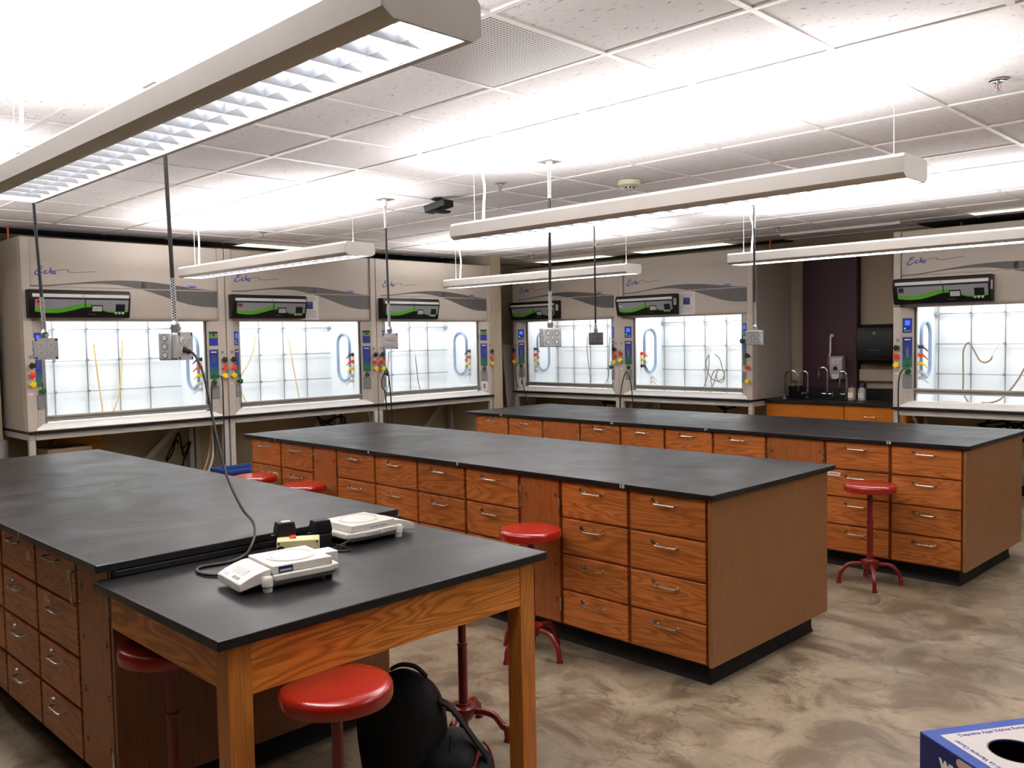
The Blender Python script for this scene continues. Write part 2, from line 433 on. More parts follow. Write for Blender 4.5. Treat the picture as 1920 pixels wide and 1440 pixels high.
# ------------------------------------------------------------------ laboratory islands
ISL = {1: 'near left island', 2: 'middle island', 3: 'far island'}
ORD = ['first', 'second', 'third', 'fourth', 'fifth', 'sixth', 'seventh', 'eighth', 'ninth', 'tenth']
ZT, SLAB = 0.914, 0.027
ROWS = [(0.693, 0.884), (0.501, 0.686), (0.309, 0.494), (0.118, 0.302)]
def handle_mb():
    b = MB(); L = 0.058; d = 0.03
    pts = [(-L, 0, 0), (-L, -d * .7, 0), (-L + .004, -d * .93, 0), (-L + .012, -d, 0), (L - .012, -d, 0), (L - .004, -d * .93, 0), (L, -d * .7, 0), (L, 0, 0)]
    b.tube(pts, 0.0042, 8); b.cyl((-L, 0.001, 0), (-L, -.002, 0), .008, 10); b.cyl((L, 0.001, 0), (L, -.002, 0), .008, 10); return b
def lock_mb():
    b = MB(); b.cyl((0, .001, 0), (0, -.008, 0), .0115, 18, 0, .0095); b.box(-.0012, .0012, -.0088, -.0079, -.005, .005, 1); return b
def front_mb(w, z0, z1, x0=0.0):
    # overlay front with small chamfered lip at the bottom
    b = MB(); prof = [(0, z0), (0, z1), (-.016, z1), (-.019, z1 - .003), (-.019, z0 + .009), (-.012, z0)]
    b.px(prof, x0 + .0115, x0 + w - .0115); return b
def cabinet(isl, idx, w, door, depth, loc, rot, end_words, stickers=()):
    n = 'oak %s cabinet, %s from the %s of the %s' % ('one-door' if door else 'four-drawer', ORD[idx], end_words, ISL[isl])
    t = thing('base_cabinet', n, 'cabinet', loc, rot, 'oak base cabinets of the %s' % ISL[isl])
    cached(('carc', round(w, 4), round(depth, 3)), lambda: MB().box(.0006, w - .0006, 0, depth, .112, ZT - SLAB - .0005), 'body', OAK_FRAME, t)
    if not door:
        for k, (z0, z1) in enumerate(ROWS):
            d = cached(('drw', round(w, 4), k), lambda: front_mb(w, z0, z1), 'drawer', OAK_X, t)
            cached('handle', handle_mb, 'handle', NICKEL, d, loc=(w/2 + .003, -.019, z1 - .046))
            cached('lock', lock_mb, 'lock', [NICKEL, DARK], d, loc=(w/2 - .078, -.019, z1 - .034))
            for (kk, dx, dz, sw, sh, mt) in stickers:
                if kk == k:
                    MB().box(w/2 + dx - sw/2, w/2 + dx + sw/2, -.0197, -.0188, z1 + dz - sh/2, z1 + dz + sh/2).build('paper_label', mt, d)
                    if mt is PAPER:
                        scribble('label_print', INK, d, frame((w/2 + dx, -.0197, z1 + dz), (1, 0, 0), (0, 0, 1)), sw * .75, .006, 3)
    else:
        d = cached(('door', round(w, 4)), lambda: front_mb(w, .118, .884), 'door', OAK_Z, t)
        cached('handle', handle_mb, 'handle', NICKEL, d, loc=(.034, -.019, .775), rot=(0, PI/2, 0))
        for zz in (.75, .225):
            cached('hinge', lambda: MB().cyl((0, -.006, -.034), (0, -.006, .034), .0055, 10).box(-.008, .008, -.004, 0, -.03, .03), 'hinge', NICKEL, d, loc=(w - .009, -.0165, zz))
        for k in range(4):
            zz = .80 - .185 * k
            text('letter', 'ABCD'[k], .030, INK, d, frame((w - .036, -.0194, zz), (1, 0, 0), (0, 0, 1)), bold=.0006)
            text('letter', 'EFGH'[k], .030, INK, d, frame((.052, -.0194, zz - .02), (1, 0, 0), (0, 0, 1)), bold=.0006)
    return t
def plinth(isl, L, W, M, rot, loc):
    b = MB(); r = .062
    rings = []
    for off, z in ((.008, 0.0), (.0065, .004), (.002, .016), (0, .034), (0, .1115)):
        rings.append([(r - off, r - off, z), (L - r + off, r - off, z), (L - r + off, W - r + off, z), (r - off, W - r + off, z)])
    b.loft(rings); o = b.build('plinth', DARKER, bevel=0)
    o.location = loc; o.rotation_euler = (0, 0, rot)
    return tag(o, 'black rubber-coved plinth under the %s' % ISL[isl], 'plinth', 'black plinths under the islands')
def island(isl, c, L, W, rot, cabs, over, nums, stick, end_words, joint=None, fo=.045):
    """c centre of the slab; local x along the length, front at -y. cabs listed from the aisle end back."""
    R = Matrix.Rotation(rot, 4, 'Z'); T = Matrix.Translation((c[0], c[1], 0)) @ R
    P = lambda x, y, z=0: T @ Vector((x, y, z))
    xr = L/2 - over; W2 = W/2
    yf = -W2 + fo; D = W - fo - .045
    x = xr - .018; tot = sum(w for w, d in cabs)
    for i, (w, door) in enumerate(cabs):
        x -= w
        cc = cabinet(isl, i, w, door, D, P(x, yf), rot, end_words, stick.get(i, ()))
        if i == 0: first = cc; dW_ = w + .0005
        last = cc
    x0 = x
    # end panels belong to the two outer cabinets
    for q, (cb_, xx, lab) in enumerate(((first, xr - .0175, None), (last, x0 - .0185, None))):
        e = cached(('endp', round(D, 3)), lambda: MB().box(0, .018, -.018, D, .112, ZT - SLAB - .0005), 'end_panel', OAK_PANEL, cb_, bevel=.0015)
        e.location = (dW_ if q == 0 else -.0185, 0, 0); e['label'] = 'plain flat oak end panel'
    plinth(isl, xr - x0 + .018, D + .0, None, rot, P(x0 - .018, yf))
    segs = [(-L/2, L/2)] if joint is None else [(-L/2, joint - .001), (joint + .001, L/2)]
    for k, (a, b_) in enumerate(segs):
        o = MB().box(a, b_, -W2, W2, ZT - SLAB, ZT).build('worktop', EPOXY, bevel=.003)
        o.location = (c[0], c[1], 0); o.rotation_euler = (0, 0, rot)
        lab = 'matt black epoxy worktop on the %s' % ISL[isl]
        if joint is not None: lab += (', hood side of the joint', ', next to the balance table')[k]
        tag(o, lab, 'worktop', 'black island worktops')
        for s, xx in nums:
            if a < xx < b_: text('station_number', s, .026, WHITEINK, o, frame((xx, -W2 - .0006, ZT - .013), (1, 0, 0), (0, 0, 1)), bold=.0006, sx=1.3)
    return P
dW, oW = .4475, .3035
island(2, (-4.2375, 4.008), 4.305, 1.222, math.radians(-.6), [(dW, 0), (dW, 0), (oW, 1), (dW, 0), (dW, 0), (dW, 0), (dW, 0), (oW, 1), (dW, 0), (dW, 0)], .027,
       [('10', 1.64), ('9', .424), ('8', -.464), ('7', -1.67)], {9: [(1, .13, -.055, .07, .03, PAPER)]}, 'aisle end')
island(3, (-4.113, 6.44), 4.70, 1.215, math.radians(-.8), [(.4515, 0), (.4515, 0), (.4515, 1), (.4515, 0), (.4515, 0), (.4515, 0), (.4515, 0), (.4515, 1), (.4515, 0), (.4515, 0)], .027,
       [('18', 1.852), ('17', .45), ('16', -.476), ('15', -1.834)], {1: [(1, -.16, -.03, .09, .026, PAPER)]}, 'aisle end')
island(1, (-4.646, 1.663), 3.378, 1.243, 0, [(.305, 1), (.45, 0), (.45, 0), (.45, 0), (.45, 0), (.305, 1), (.45, 0)], .03,
       [('1', .89)], {1: [(0, .16, -.085, .06, .035, TAPE), (1, -.11, -.03, .05, .03, TAPE)], 2: [(0, .14, -.09, .055, .04, TAPE)]}, 'balance table', joint=-.09, fo=.075)

# ------------------------------------------------------------------ balance table against the near left island
TT = .86
tb = thing('balance_table', 'oak table with black top butted against the end of the near left island', 'table', (-2.5475, 1.67, 0))
hx, hy = .4325, .632
MB().box(-hx, hx, -hy, hy, TT - .028, TT).build('table_top', EPOXY, tb, bevel=.003)
MB().box(-hx, -hx + .02, -hy + .06, hy, TT, TT + .026).build('back_curb', EPOXY, tb, bevel=.006)
LEG = .07
for sx in (1,):
    for sy in (-1, 1):
        cx, cy = sx * (hx - .03 - LEG/2), sy * (hy - .04 - LEG/2)
        MB().box(cx - LEG/2, cx + LEG/2, cy - LEG/2, cy + LEG/2, 0, TT - .028).build('leg', OAK_TABZ, tb, bevel=.002)
ah, ah2 = .152, .132
for nm, bx in (('apron', (hx - .055, hx - .033, -hy + .11, hy - .11)), ('apron', (-hx + .055, -hx + .08, -hy + .11, hy - .11))):
    MB().box(-.011, .011, -(hy - .11), hy - .11, TT - .028 - ah, TT - .029).build('apron', OAK_TAB, tb).location = ((bx[0] + bx[1])/2, 0, 0)
for yy in (-hy + .055, hy - .055):
    a = MB().box(-hx + .034, hx - .10, -.011, .011, TT - .028 - ah2, TT - .029).build('apron', OAK_TAB, tb); a.location = (0, yy, 0)
for a in tb.children:
    if a.name.startswith('apron') and abs(a.location.x) > .1:      # grain runs along the board
        me = a.data; me.transform(Matrix.Rotation(-PI/2, 4, 'Z')); a.rotation_euler = (0, 0, PI/2)

# ------------------------------------------------------------------ stools
def make_stool(label, loc, rot, hz=.155, seat=.66):
    t = thing('lab_stool', label, 'stool', loc, rot, 'red metal lab stools')
    cached(('seat', seat), lambda: MB().lathe([(0, seat), (.10, seat + .001), (.138, seat - .001), (.150, seat - .004), (.157, seat - .010), (.160, seat - .020), (.160, seat - .042), (.157, seat - .049), (.150, seat - .052), (.06, seat - .052), (0, seat - .052)], 48), 'seat', REDP, t)
    cached(('post', seat), lambda: MB().cyl((0, 0, hz), (0, 0, seat - .035), .0165, 16).lathe([(.05, seat - .053), (.02, seat - .068), (.0166, seat - .078)], 20), 'post', REDL, t)
    cached(('sleeve', hz), lambda: MB().lathe([(.0195, hz - .09), (.0195, hz + .25), (.0215, hz + .252), (.0215, hz + .262), (.0175, hz + .264)], 20), 'sleeve', REDL, t)
    cached(('hub', hz), lambda: MB().lathe([(.022, hz - .055), (.038, hz - .052), (.052, hz - .03), (.056, hz - .012), (.056, hz), (.045, hz + .003), (.034, hz + .003), (.03, hz + .012), (.0196, hz + .013)], 28), 'hub', REDL, t)
    def leg():
        b = MB(); p = spline([(.035, 0, hz - .022), (.09, 0, hz - .020), (.135, 0, hz - .032), (.170, 0, hz - .072), (.183, 0, .055), (.190, 0, .004)], 6)
        b.tube(p, .0135, 12); b.lathe([(.0135, .02), (.0155, .008), (.019, .0), (0, 0)], 16, c=(.19, 0, 0)); return b
    for k in range(4):
        cached(('leg', hz), leg, 'leg', REDL, t, rot=(0, 0, k * PI/2))
    return t
make_stool('red stool in front of the second-nearest door of the middle island', (-3.072, 3.218, 0), 0)
make_stool('red stool in front of the far island at its aisle end', (-2.30, 5.587, 0), math.radians(31))
make_stool('red stool tucked half under the near long edge of the balance table', (-2.057, 1.354, 0), math.radians(20), seat=.679)
make_stool('red stool deep in the shade under the oak table by the island end', (-2.81, 1.212, 0), math.radians(15))
make_stool('red stool pushed under the table behind the black backpack', (-2.637, 2.347, 0), math.radians(28), hz=.13)
make_stool('red stool at the hood-side end of the middle island, beside the blue bin', (-5.88, 3.22, 0), math.radians(10))
make_stool('red stool below the sixth drawer column near the far end door of the middle island', (-5.24, 3.23, 0), math.radians(40))

# ------------------------------------------------------------------ pendant lamps
def fixture(xr, y0, L, label, cord=True, power=1.0):
    """near end at xr, front face at y0; runs toward -x"""
    t = thing('pendant_light', label, 'light', (xr, y0 + .125, 2.225), 0, 'white pendant lights with louvres')
    W2, H = .125, .093
    def hous():
        b = MB(); prof = [(-.082, 0), (-.1, 0), (-W2, .017), (-W2, H - .014), (-W2 + .012, H), (-W2 + .02, H), (-W2 + .02, H - .004), (-W2 + .004, H - .018), (-W2 + .004, .02), (-.098, .004), (-.082, .004)]
        b.px(prof, -L + .004, -.004); b.px([(-a, z) for a, z in prof], -L + .004, -.004); return b
    cached(('hous', L), hous, 'housing', FIXT, t)
    capp = [(-.1, 0), (-W2, .017), (-W2, H - .014), (-W2 + .012, H), (W2 - .012, H), (W2, H - .014), (W2, .017), (.1, 0)]
    cached('capn', lambda: MB().px(capp, -.006, 0), 'end_cap', FIXT, t, bevel=.0015)
    cached('capn', None, 'end_cap', FIXT, t, bevel=.0015, loc=(-L + .006, 0, 0))
    def louv():
        b = MB(); n = int(L / .105); st = (L - .02) / n
        for i in range(1, n):
            xx = -.01 - i * st
            b.px([(-.08, .003), (.08, .003), (.08, .036), (-.08, .036)], xx - .0006, xx + .0006)
            vs = [(xx - .011, -.08, .036), (xx, -.08, .003), (xx + .011, -.08, .036), (xx - .011, .08, .036), (xx, .08, .003), (xx + .011, .08, .036)]
            b.add(vs, [(0, 1, 4, 3), (1, 2, 5, 4)])
        b.box(-L + .01, -.01, -.0008, .0008, .003, .034)
        for s in (-1, 1):
            b.add([(-L + .01, s * .081, .003), (-.01, s * .081, .003), (-.01, s * .094, .05), (-L + .01, s * .094, .05)], [(0, 1, 2, 3)])
        return b
    cached(('louv', L), louv, 'louvre', LOUV, t, ang=20)
    for s in (-1, 1):
        cached(('lamp', L), lambda: MB().cyl((-L + .06, 0, 0), (-.06, 0, 0), .008, 10), 'lamp_tube', TUBE, t, loc=(0, s * .045, .062))
    cz = ZC - 2.225
    for xx in (-.085, -L + .085):
        cached('wire', lambda: MB().cyl((0, 0, H - .01), (0, 0, cz), .0014, 6).lathe([(0, cz - .035), (.007, cz - .034), (.009, cz - .012), (.03, cz - .006), (.032, cz)], 18).cyl((0, 0, H - .01), (0, 0, H + .02), .004, 8), 'suspension_wire', WHITEP, t, loc=(xx, 0, 0))
    if cord:
        p = spline([(-L + .16, .0, H - .01), (-L + .165, 0, H + .09), (-L + .175, .0, H + .20), (-L + .15, .01, cz - .10), (-L + .11, .02, cz - .01), (-L + .10, .02, cz + .001)], 6)
        MB().tube(p, .0075, 8).build('feed_cord', WHITEP, t)
    for nm, zz, rx, pw, wd in (('uplight', H - .012, PI, 30 * power, .16), ('downlight', .056, 0, 18 * power, .13)):
        la = bpy.data.lights.new(nm, 'AREA'); la.shape = 'RECTANGLE'; la.size = L - .08; la.size_y = wd; la.energy = pw; la.color = (1.0, .975, .965)
        lo = bpy.data.objects.new(nm, la); COL.objects.link(lo); lo.parent = t; lo.location = (-L/2, 0, zz); lo.rotation_euler = (rx, 0, 0)
    return t
FL = 2.60
fixture(-1.305, 1.0, 2.64, 'white pendant light over the near left island, largest in view')
fixture(-1.305, 3.475, 2.63, 'white pendant light over the near half of the middle island')
fixture(-5.01, 3.475, 2.58, 'white pendant light hanging beyond the middle island, in front of the second hood')
fixture(-5.01, 6.60, 2.60, 'white pendant light in front of the two corner hoods')
fixture(-1.305, 6.60, 2.63, 'white pendant light crossing the maroon column and the hood beside the sink')
fixture(-5.01, 1.0, 2.60, 'unseen white pendant light added over the hood end of the near left island')  # out of view, added to light the left row of hoods
fixture(2.30, 3.475, 2.60, 'unseen white pendant light added over the aisle beside the middle island', power=.8)  # outside the frame, added for light on the near side
fixture(2.30, 6.60, 2.60, 'unseen white pendant light added over the aisle beside the far island', power=.8)  # likewise unseen, added to light the right of the room

# ------------------------------------------------------------------ recessed lamps above the hoods
def troffer(x0, x1, y0, y1, label):
    t = thing('recessed_light', label, 'light', ((x0 + x1)/2, (y0 + y1)/2, ZC), 0, 'recessed ceiling lights above the hoods')
    a, b = (x1 - x0)/2, (y1 - y0)/2
    m = MB()
    for q in ((-a, a, -b, -b + .02), (-a, a, b - .02, b), (-a, -a + .02, -b + .02, b - .02), (a - .02, a, -b + .02, b - .02)): m.box(*q, -.010, -.0005)
    m.build('frame', WHITE_BAR, t)
    MB().box(-a + .02, a - .02, -b + .02, b - .02, -.006, -.001).build('diffuser', TROFF, t)
troffer(-8.88, -8.56, 4.68, 5.90, 'recessed fluorescent light above the middle hood of the left row')
troffer(-8.45, -7.20, 8.98, 9.27, 'recessed fluorescent light above the corner hood')
troffer(-6.75, -5.40, 8.98, 9.27, 'recessed fluorescent light above the hood left of the sink')
troffer(-2.70, -1.50, 8.66, 8.88, 'recessed fluorescent light above the hood with the raised sash')

# ------------------------------------------------------------------ fume hoods
HW = 1.83
HB, HT = .914, 2.572           # hood base and top
def mirror(M): return M
class HB_(MB): pass
TX, TY = .098 / .1234, .075 / .1234
def angled(side, t, z, d=0.0):
    """point on the angled inner post face, t metres along it from the front, d out of it"""
    x = .067 + TX * t + TY * d; y = TY * t - TX * d
    return (x if side < 0 else HW - x, y, z)
def angframe(side):
    ax = Vector((TX if side < 0 else -TX, TY, 0)); n = Vector((TY if side < 0 else -TY, -TX, 0)); return ax, n
def aplate(b, side, t0, t1, z0, z1, th, m=0, d0=0.0):
    ax, n = angframe(side); c = Vector(angled(side, (t0 + t1)/2, (z0 + z1)/2, d0 + th/2))
    return b.obox(c, ax, n, (0, 0, 1), (t1 - t0)/2, th/2, (z1 - z0)/2, m)
def star(b, c, axis, r, th, m):
    axis = Vector(axis).normalized(); u = Vector((0, 0, 1)); v = axis.cross(u).normalized(); c = Vector(c)
    poly = []
    for k in range(20):
        a = 2*PI*k/20; rr = r * (1 + .16 * math.cos(5*a)); poly.append((rr*math.cos(a), rr*math.sin(a)))
    b.prism(poly, lambda p, a: c + v*p[0] + u*p[1] + axis*a, 0, th, m); return b
SW_X = [.066 + i * (HW - .134) / 48 for i in range(49)]
def sw_up(x): return interp(x, [.06, .2, .35, .5, .65, .8, .95, 1.1, 1.25, 1.4, 1.55, 1.68, 1.77], [2.162, 2.166, 2.182, 2.2, 2.216, 2.226, 2.228, 2.222, 2.208, 2.19, 2.172, 2.162, 2.158])
def sw_lo(x): return interp(x, [.06, .2, .35, .5, .65, .8, .9, 1.0, 1.1, 1.2, 1.3, 1.4, 1.5, 1.6, 1.77], [2.154, 2.156, 2.172, 2.186, 2.192, 2.186, 2.172, 2.152, 2.128, 2.098, 2.066, 2.036, 2.012, 1.998, 1.992])
ECHO = [('b', [(.070, .060), (.055, .066), (.036, .062), (.030, .052), (.042, .046), (.062, .048)]),
        ('b', [(.045, .046), (.022, .034), (.004, .014), (.002, .002), (.018, -.004), (.045, .006), (.066, .022)]),
        ('b', [(.100, .030), (.090, .034), (.078, .024), (.078, .010), (.090, .007), (.104, .016)]),
        ('b', [(.136, .062), (.126, .044), (.112, .008)]), ('b', [(.116, .018), (.130, .032), (.137, .027), (.132, .012), (.138, .008)]),
        ('b', [(.165, .030), (.154, .032), (.146, .020), (.150, .009), (.162, .010), (.169, .022), (.164, .032)]),
        ('k', [(.164, .031), (.20, .041), (.245, .046), (.272, .044), (.276, .037), (.268, .031), (.30, .024), (.36, .027), (.45, .036), (.50, .040)])]
def hood(label, loc, rot, left_row, mod_label_col, notice=None, raise_=0.0, side_order='bryww', front_valves=False, dark_out=False):
    t = thing('fume_hood', label, 'fume hood', loc, rot, 'grey enamel fume hoods')
    W = HW
    def hous():
        b = MB()
        b.box(.0005, .018, .10, .86, HB, HT).box(W - .018, W - .0005, .10, .86, HB, HT)
        b.box(.018, W - .018, .05, .86, HT - .015, HT).box(.018, W - .018, .845, .86, HB, HT - .015); return b
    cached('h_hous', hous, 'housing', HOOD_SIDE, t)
    def liner():
        b = MB()
        b.box(.115, .121, .10, .78, HB + .012, 2.05).box(W - .121, W - .115, .10, .78, HB + .012, 2.05)
        b.box(.121, W - .121, .775, .781, HB + .012, 2.05).box(.121, W - .121, .10, .775, 2.045, 2.052)
        b.box(.115, W - .115, .09, .775, HB, HB + .012); return b
    cached('h_liner', liner, 'liner', LINER, t)
    for s in (-1, 1):
        def post():
            b = MB(); f = lambda p: (p[0] if s < 0 else W - p[0], p[1])
            lo = [f(p) for p in ((0.0005, 0), (.067, 0), (.165, .075), (.165, .10), (.0005, .10))]
            b.pz(lo, HB, 1.86)
            b.pz([f(p) for p in ((0.0005, 0), (.067, 0), (.067, .10), (.0005, .10))], 1.86, HT); return b
        cached(('h_post', s), post, 'post', HOOD, t, bevel=.003)
    def header():
        b = MB(); b.box(.0685, W - .0685, .026, .05, 2.156, HT)
        b.box(.0675, W - .0675, .03, .05, 2.150, 2.1555); return b
    cached('h_head', header, 'header_panel', HOOD, t)
    lw = [(.026, 2.149), (.026, 1.905), (.030, 1.882), (.040, 1.866), (.056, 1.858), (.11, 1.856), (.11, 2.149)]
    cached('h_low', lambda: MB().px(lw, .0685, W - .0685), 'lower_header', HOOD, t, bevel=.003)
    if True:
        def sw():
            b = MB(); fn = lambda x, z, d: (x, .026 - d, z)
            xs = [x for x in SW_X if x < 1.06]; b.strip(xs, [max(sw_lo(x), 2.158) if x > .95 else sw_lo(x) for x in xs], [sw_up(x) for x in xs], fn, .0006)
            xs = [x for x in SW_X if x >= 1.02]; b.strip(xs, [2.158 + .0 * x for x in xs], [max(sw_up(x), 2.159) for x in xs], fn, .0006)
            xs = [x for x in SW_X if x >= 1.0]; b.strip(xs, [min(sw_lo(x), 2.146) for x in xs], [2.147 for x in xs], fn, .0006); return b
        cached('h_sw', sw, 'swoosh_stripe', SWOOSH, t)
        def echo():
            b = MB()
            for k, pts in ECHO:
                p = spline([(.115 + x, .0253, 2.258 + z) for x, z in pts], 4); n = len(p)
                r = [(.0056 if k == 'b' else .0022) * (1 if k == 'k' else (.55 + .45 * math.sin(PI * (i + .6) / n))) for i in range(n)]
                b.tube(p, r, 6, 0 if k == 'b' else 1)
            b.v = [(x, .0256 + (y - .0253) * .2, z) for x, y, z in b.v]; return b
        cached('h_echo', echo, 'script_logo', [INKB, INK], t)
        def badge():
            b = MB(); pts = []
            cx, cz = 1.505, 2.192
            up = [(-.076, .014), (-.05, .019), (0, .022), (.05, .019), (.076, .014)]; dn_ = [(.06, -.004), (.03, -.016), (0, -.022), (-.03, -.016), (-.06, -.004)]
            b.py([(cx + a, cz + c) for a, c in up + dn_], .022, .0262, 0); b.py([(cx + a * .88, cz - .001 + c * .80) for a, c in up + dn_], .0212, .0225, 1); return b
        g = cached('h_badge', badge, 'maker_badge', [WHITEP, INKB], t)
        text('badge_lettering', 'LABCONCO', .021, WHITEINK, g, frame((1.505, .0208, 2.196), (1, 0, 0), (0, 0, 1)), bold=.0004)
    # ---- control box
    x0, L = .028, .84
    prof = [(.026, 1.884), (.026, 2.122), (-.078, 2.122), (-.094, 2.10), (-.098, 2.046), (-.064, 1.898), (-.052, 1.884)]
    cm = cached('h_mod', lambda: MB().px(prof, x0, x0 + L), 'control_box', DARK, t, bevel=.004)
    fx0, fx1 = x0 + .045, x0 + L - .02; fl = fx1 - fx0
    zt, zb, yt, yb = 2.042, 1.906, -.0975, -.0660
    fz = lambda q: zb + (zt - zb) * q
    fy = lambda q: yb + (yt - yb) * q
    fn = lambda a, q, d: (fx0 + a * fl, fy(q) - d, fz(q))
    WX = [i / 60 for i in range(61)]
    up_ = lambda a: 1 - (interp(a * 1500 + 235, [235, 300, 400, 560, 640, 720, 800, 880, 940, 1010, 1110, 1200, 1305, 1400, 1520, 1680, 1740], [352, 366, 378, 376, 362, 346, 328, 310, 300, 293, 300, 340, 380, 398, 405, 376, 366]) - 230) / 240
    dn2 = lambda a: 1 - (interp(a * 1500 + 235, [235, 300, 400, 560, 640, 720, 800, 880, 940, 1010, 1110, 1200, 1305, 1400, 1510, 1680, 1740], [415, 428, 439, 440, 432, 418, 400, 380, 364, 350, 346, 370, 396, 422, 432, 420, 410]) - 230) / 240
    cached('h_mgrey', lambda: MB().strip(WX, [up_(a) for a in WX], [.99] * 61, fn, .0015), 'face_panel', MODGREY, cm)
    cached('h_mgreen', lambda: MB().strip(WX, [dn2(a) for a in WX], [up_(a) for a in WX], fn, .0015), 'green_wave', GREEN, cm)
    cached('h_mbar', lambda: MB().box(fx0 - .02, fx1 + .005, -.1005, -.09, 2.058, 2.086, 0).cyl((fx0 + .385, -.10, 2.072), (fx0 + .385, -.102, 2.072), .005, 12, 1), 'white_strip', [WHITEP, DARK], cm)
    P = lambda px, pz_: ((px - 235) / 1500, 1 - (pz_ - 230) / 240)
    def mrect(b, xa, xb, za, zb_, th, m):
        A = P(xa, za); B = P(xb, zb_); return b.strip([A[0], B[0]], [B[1], B[1]], [A[1], A[1]], fn, th, m)
    def scr():
        b = MB(); mrect(b, 1115, 1302, 312, 415, .006, 0); mrect(b, 1132, 1288, 332, 408, .0075, 1); return b
    cached('h_mscr', scr, 'display', [DARK, LCD], cm)
    cached('h_mdiv', lambda: mrect(MB(), 1008, 1024, 232, 345, .0025, 0), 'divider', DARK, cm)
    cached('h_mwin', lambda: mrect(MB(), 1520, 1676, 296, 412, .004, 0), 'window', DARK, cm)
    scribble('display_print', INKG, cm, frame((fn(*P(1210, 365), .008)), (1, 0, 0), (0, -.25, 1)), .06, .005, 4)
    for px_ in (1525, 1585, 1645):
        def btn():
            b = MB(); c = Vector(fn(*P(px_, 436), 0)); b.cyl(c, c + Vector((0, -.007, 0)), .0105, 16, 0); b.cyl(c + Vector((0, -.006, 0)), c + Vector((0, -.0078, 0)), .005, 12, 1)
            return b
        cached(('h_mbtn', px_), btn, 'button', [LCD, GREYP], cm)
    mlab = pm('module_label_' + mod_label_col, {'red': (226, 60, 40), 'orange': (150, 84, 60), 'dark': (44, 42, 44), 'grey': (190, 190, 192)}[mod_label_col], .5)
    def lb():
        b = MB(); mrect(b, 255, 345, 246, 320, .0022, 0); mrect(b, 268, 332, 258, 280, .0026, 1); return b
    lb().build('warning_label', [mlab, DARK], cm)
    scribble('face_print', INKG, cm, frame(fn(*P(1140, 455), .001), (1, 0, 0), (0, -.25, 1)), .06, .005, 5)
    if not left_row:
        MB().box(x0 + L - .0005, x0 + L + .001, -.085, -.03, 1.99, 2.07).build('white_sticker', WHITEP, cm)
    # ---- sash
    zr = .985 + raise_
    cached(('h_rail', raise_), lambda: MB().px([(.078, zr), (.066, zr + .008), (.066, zr + .022), (.074, zr + .027), (.066, zr + .031), (.066, zr + .046), (.078, zr + .052), (.092, zr + .052), (.092, zr)], .166, W - .166), 'sash_rail', ALU, t)
    cached(('h_glass', raise_), lambda: MB().box(.166, W - .166, .084, .088, zr + .05, 1.90), 'sash_glass', GLASS, t)
    for s in (-1, 1):
        cached(('h_trk', s), lambda: MB().box(*((.1655, .174) if s < 0 else (W - .174, W - .1655)), .094, .108, HB + .013, 1.90), 'sash_track', TRACK, t)
        cached(('h_lip', s), lambda: MB().box(*((.174, .190) if s < 0 else (W - .190, W - .174)), .096, .104, HB + .013, 1.90), 'track_lining', SILL, t)
    cached('h_sill', lambda: MB().px([(-.008, HB + .001), (-.010, HB + .008), (-.002, HB + .016), (.055, HB + .056), (.088, HB + .060), (.093, HB + .040), (.093, HB + .001)], .0675, W - .0675), 'air_sill', SILL, t, bevel=.002)
    # ---- lattice
    def lat():
        b = MB(); yb_ = .745
        for k in range(5): b.cyl((.16 + .302 * k if not left_row else .16 + .302 * k, yb_, HB + .012), (.16 + .302 * k, yb_, 2.0), .0062, 8)
        xa, xb = (.135, 1.69) if left_row else (W - 1.69, W - .135)
        for z in (1.80, 1.50, 1.203):
            b.cyl((xa, yb_ - .014, z), (xb, yb_ - .014, z), .0062, 8)
            for k in range(5): b.box(.16 + .302 * k - .012, .16 + .302 * k + .012, yb_ - .022, yb_ + .008, z - .012, z + .012)
        xe = xb if left_row else xa
        b.cyl((xe, yb_ - .014, 1.80), (xe, .775, 1.80), .016, 12); return b
    cached(('h_lat', left_row), lat, 'lattice', STEEL, t)
    # ---- side wall fittings
    sx = W - .121 if left_row else .121; sg = -1 if left_row else 1
    def ring():
        b = MB(); pts = []
        cyc, hz, r = .47, .155, .118
        for k in range(13): a = PI * k / 12; pts.append((sx + sg * .010, cyc + r * math.cos(a), 1.452 + hz + r * math.sin(a)))
        for k in range(13): a = PI + PI * k / 12; pts.append((sx + sg * .010, cyc + r * math.cos(a), 1.452 - hz + r * math.sin(a)))
        b.tube(pts, .013, 8, closed=True); b.v = [(sx + (x - sx) * 1.3, y, z) for x, y, z in b.v]; return b
    cached(('h_ring', left_row), ring, 'oval_port', pm('port_blue_grey', (136, 158, 182), .4), t)
    colm = {'b': BLK, 'r': RED, 'y': YEL, 'w': WHITEP}
    def noz(m):
        b = MB(); b.cyl((0, 0, 0), (sg * .006, 0, 0), .022, 16); b.cyl((0, 0, 0), (sg * .04, 0, 0), .015, 14)
        b.cyl((sg * .035, 0, 0), (sg * .05, .0, 0), .018, 14); b.tube([(sg * .03, 0, 0), (sg * .06, -.0, -.012), (sg * .095, 0, -.045)], [.012, .009, .005], 10); return b
    zz = [1.482, 1.402, 1.322, 1.238, 1.178]
    if side_order == 'rybww': zz = [1.42, 1.345, 1.262, 1.11, 1.05]
    for k, c in enumerate(side_order):
        yy = .30 if c != 'w' else .31
        if side_order == 'rybww' and c == 'w': yy = .50
        cached(('h_noz', c, left_row), lambda: noz(c), 'gas_nozzle', colm[c], t, loc=(sx, yy, zz[k]))
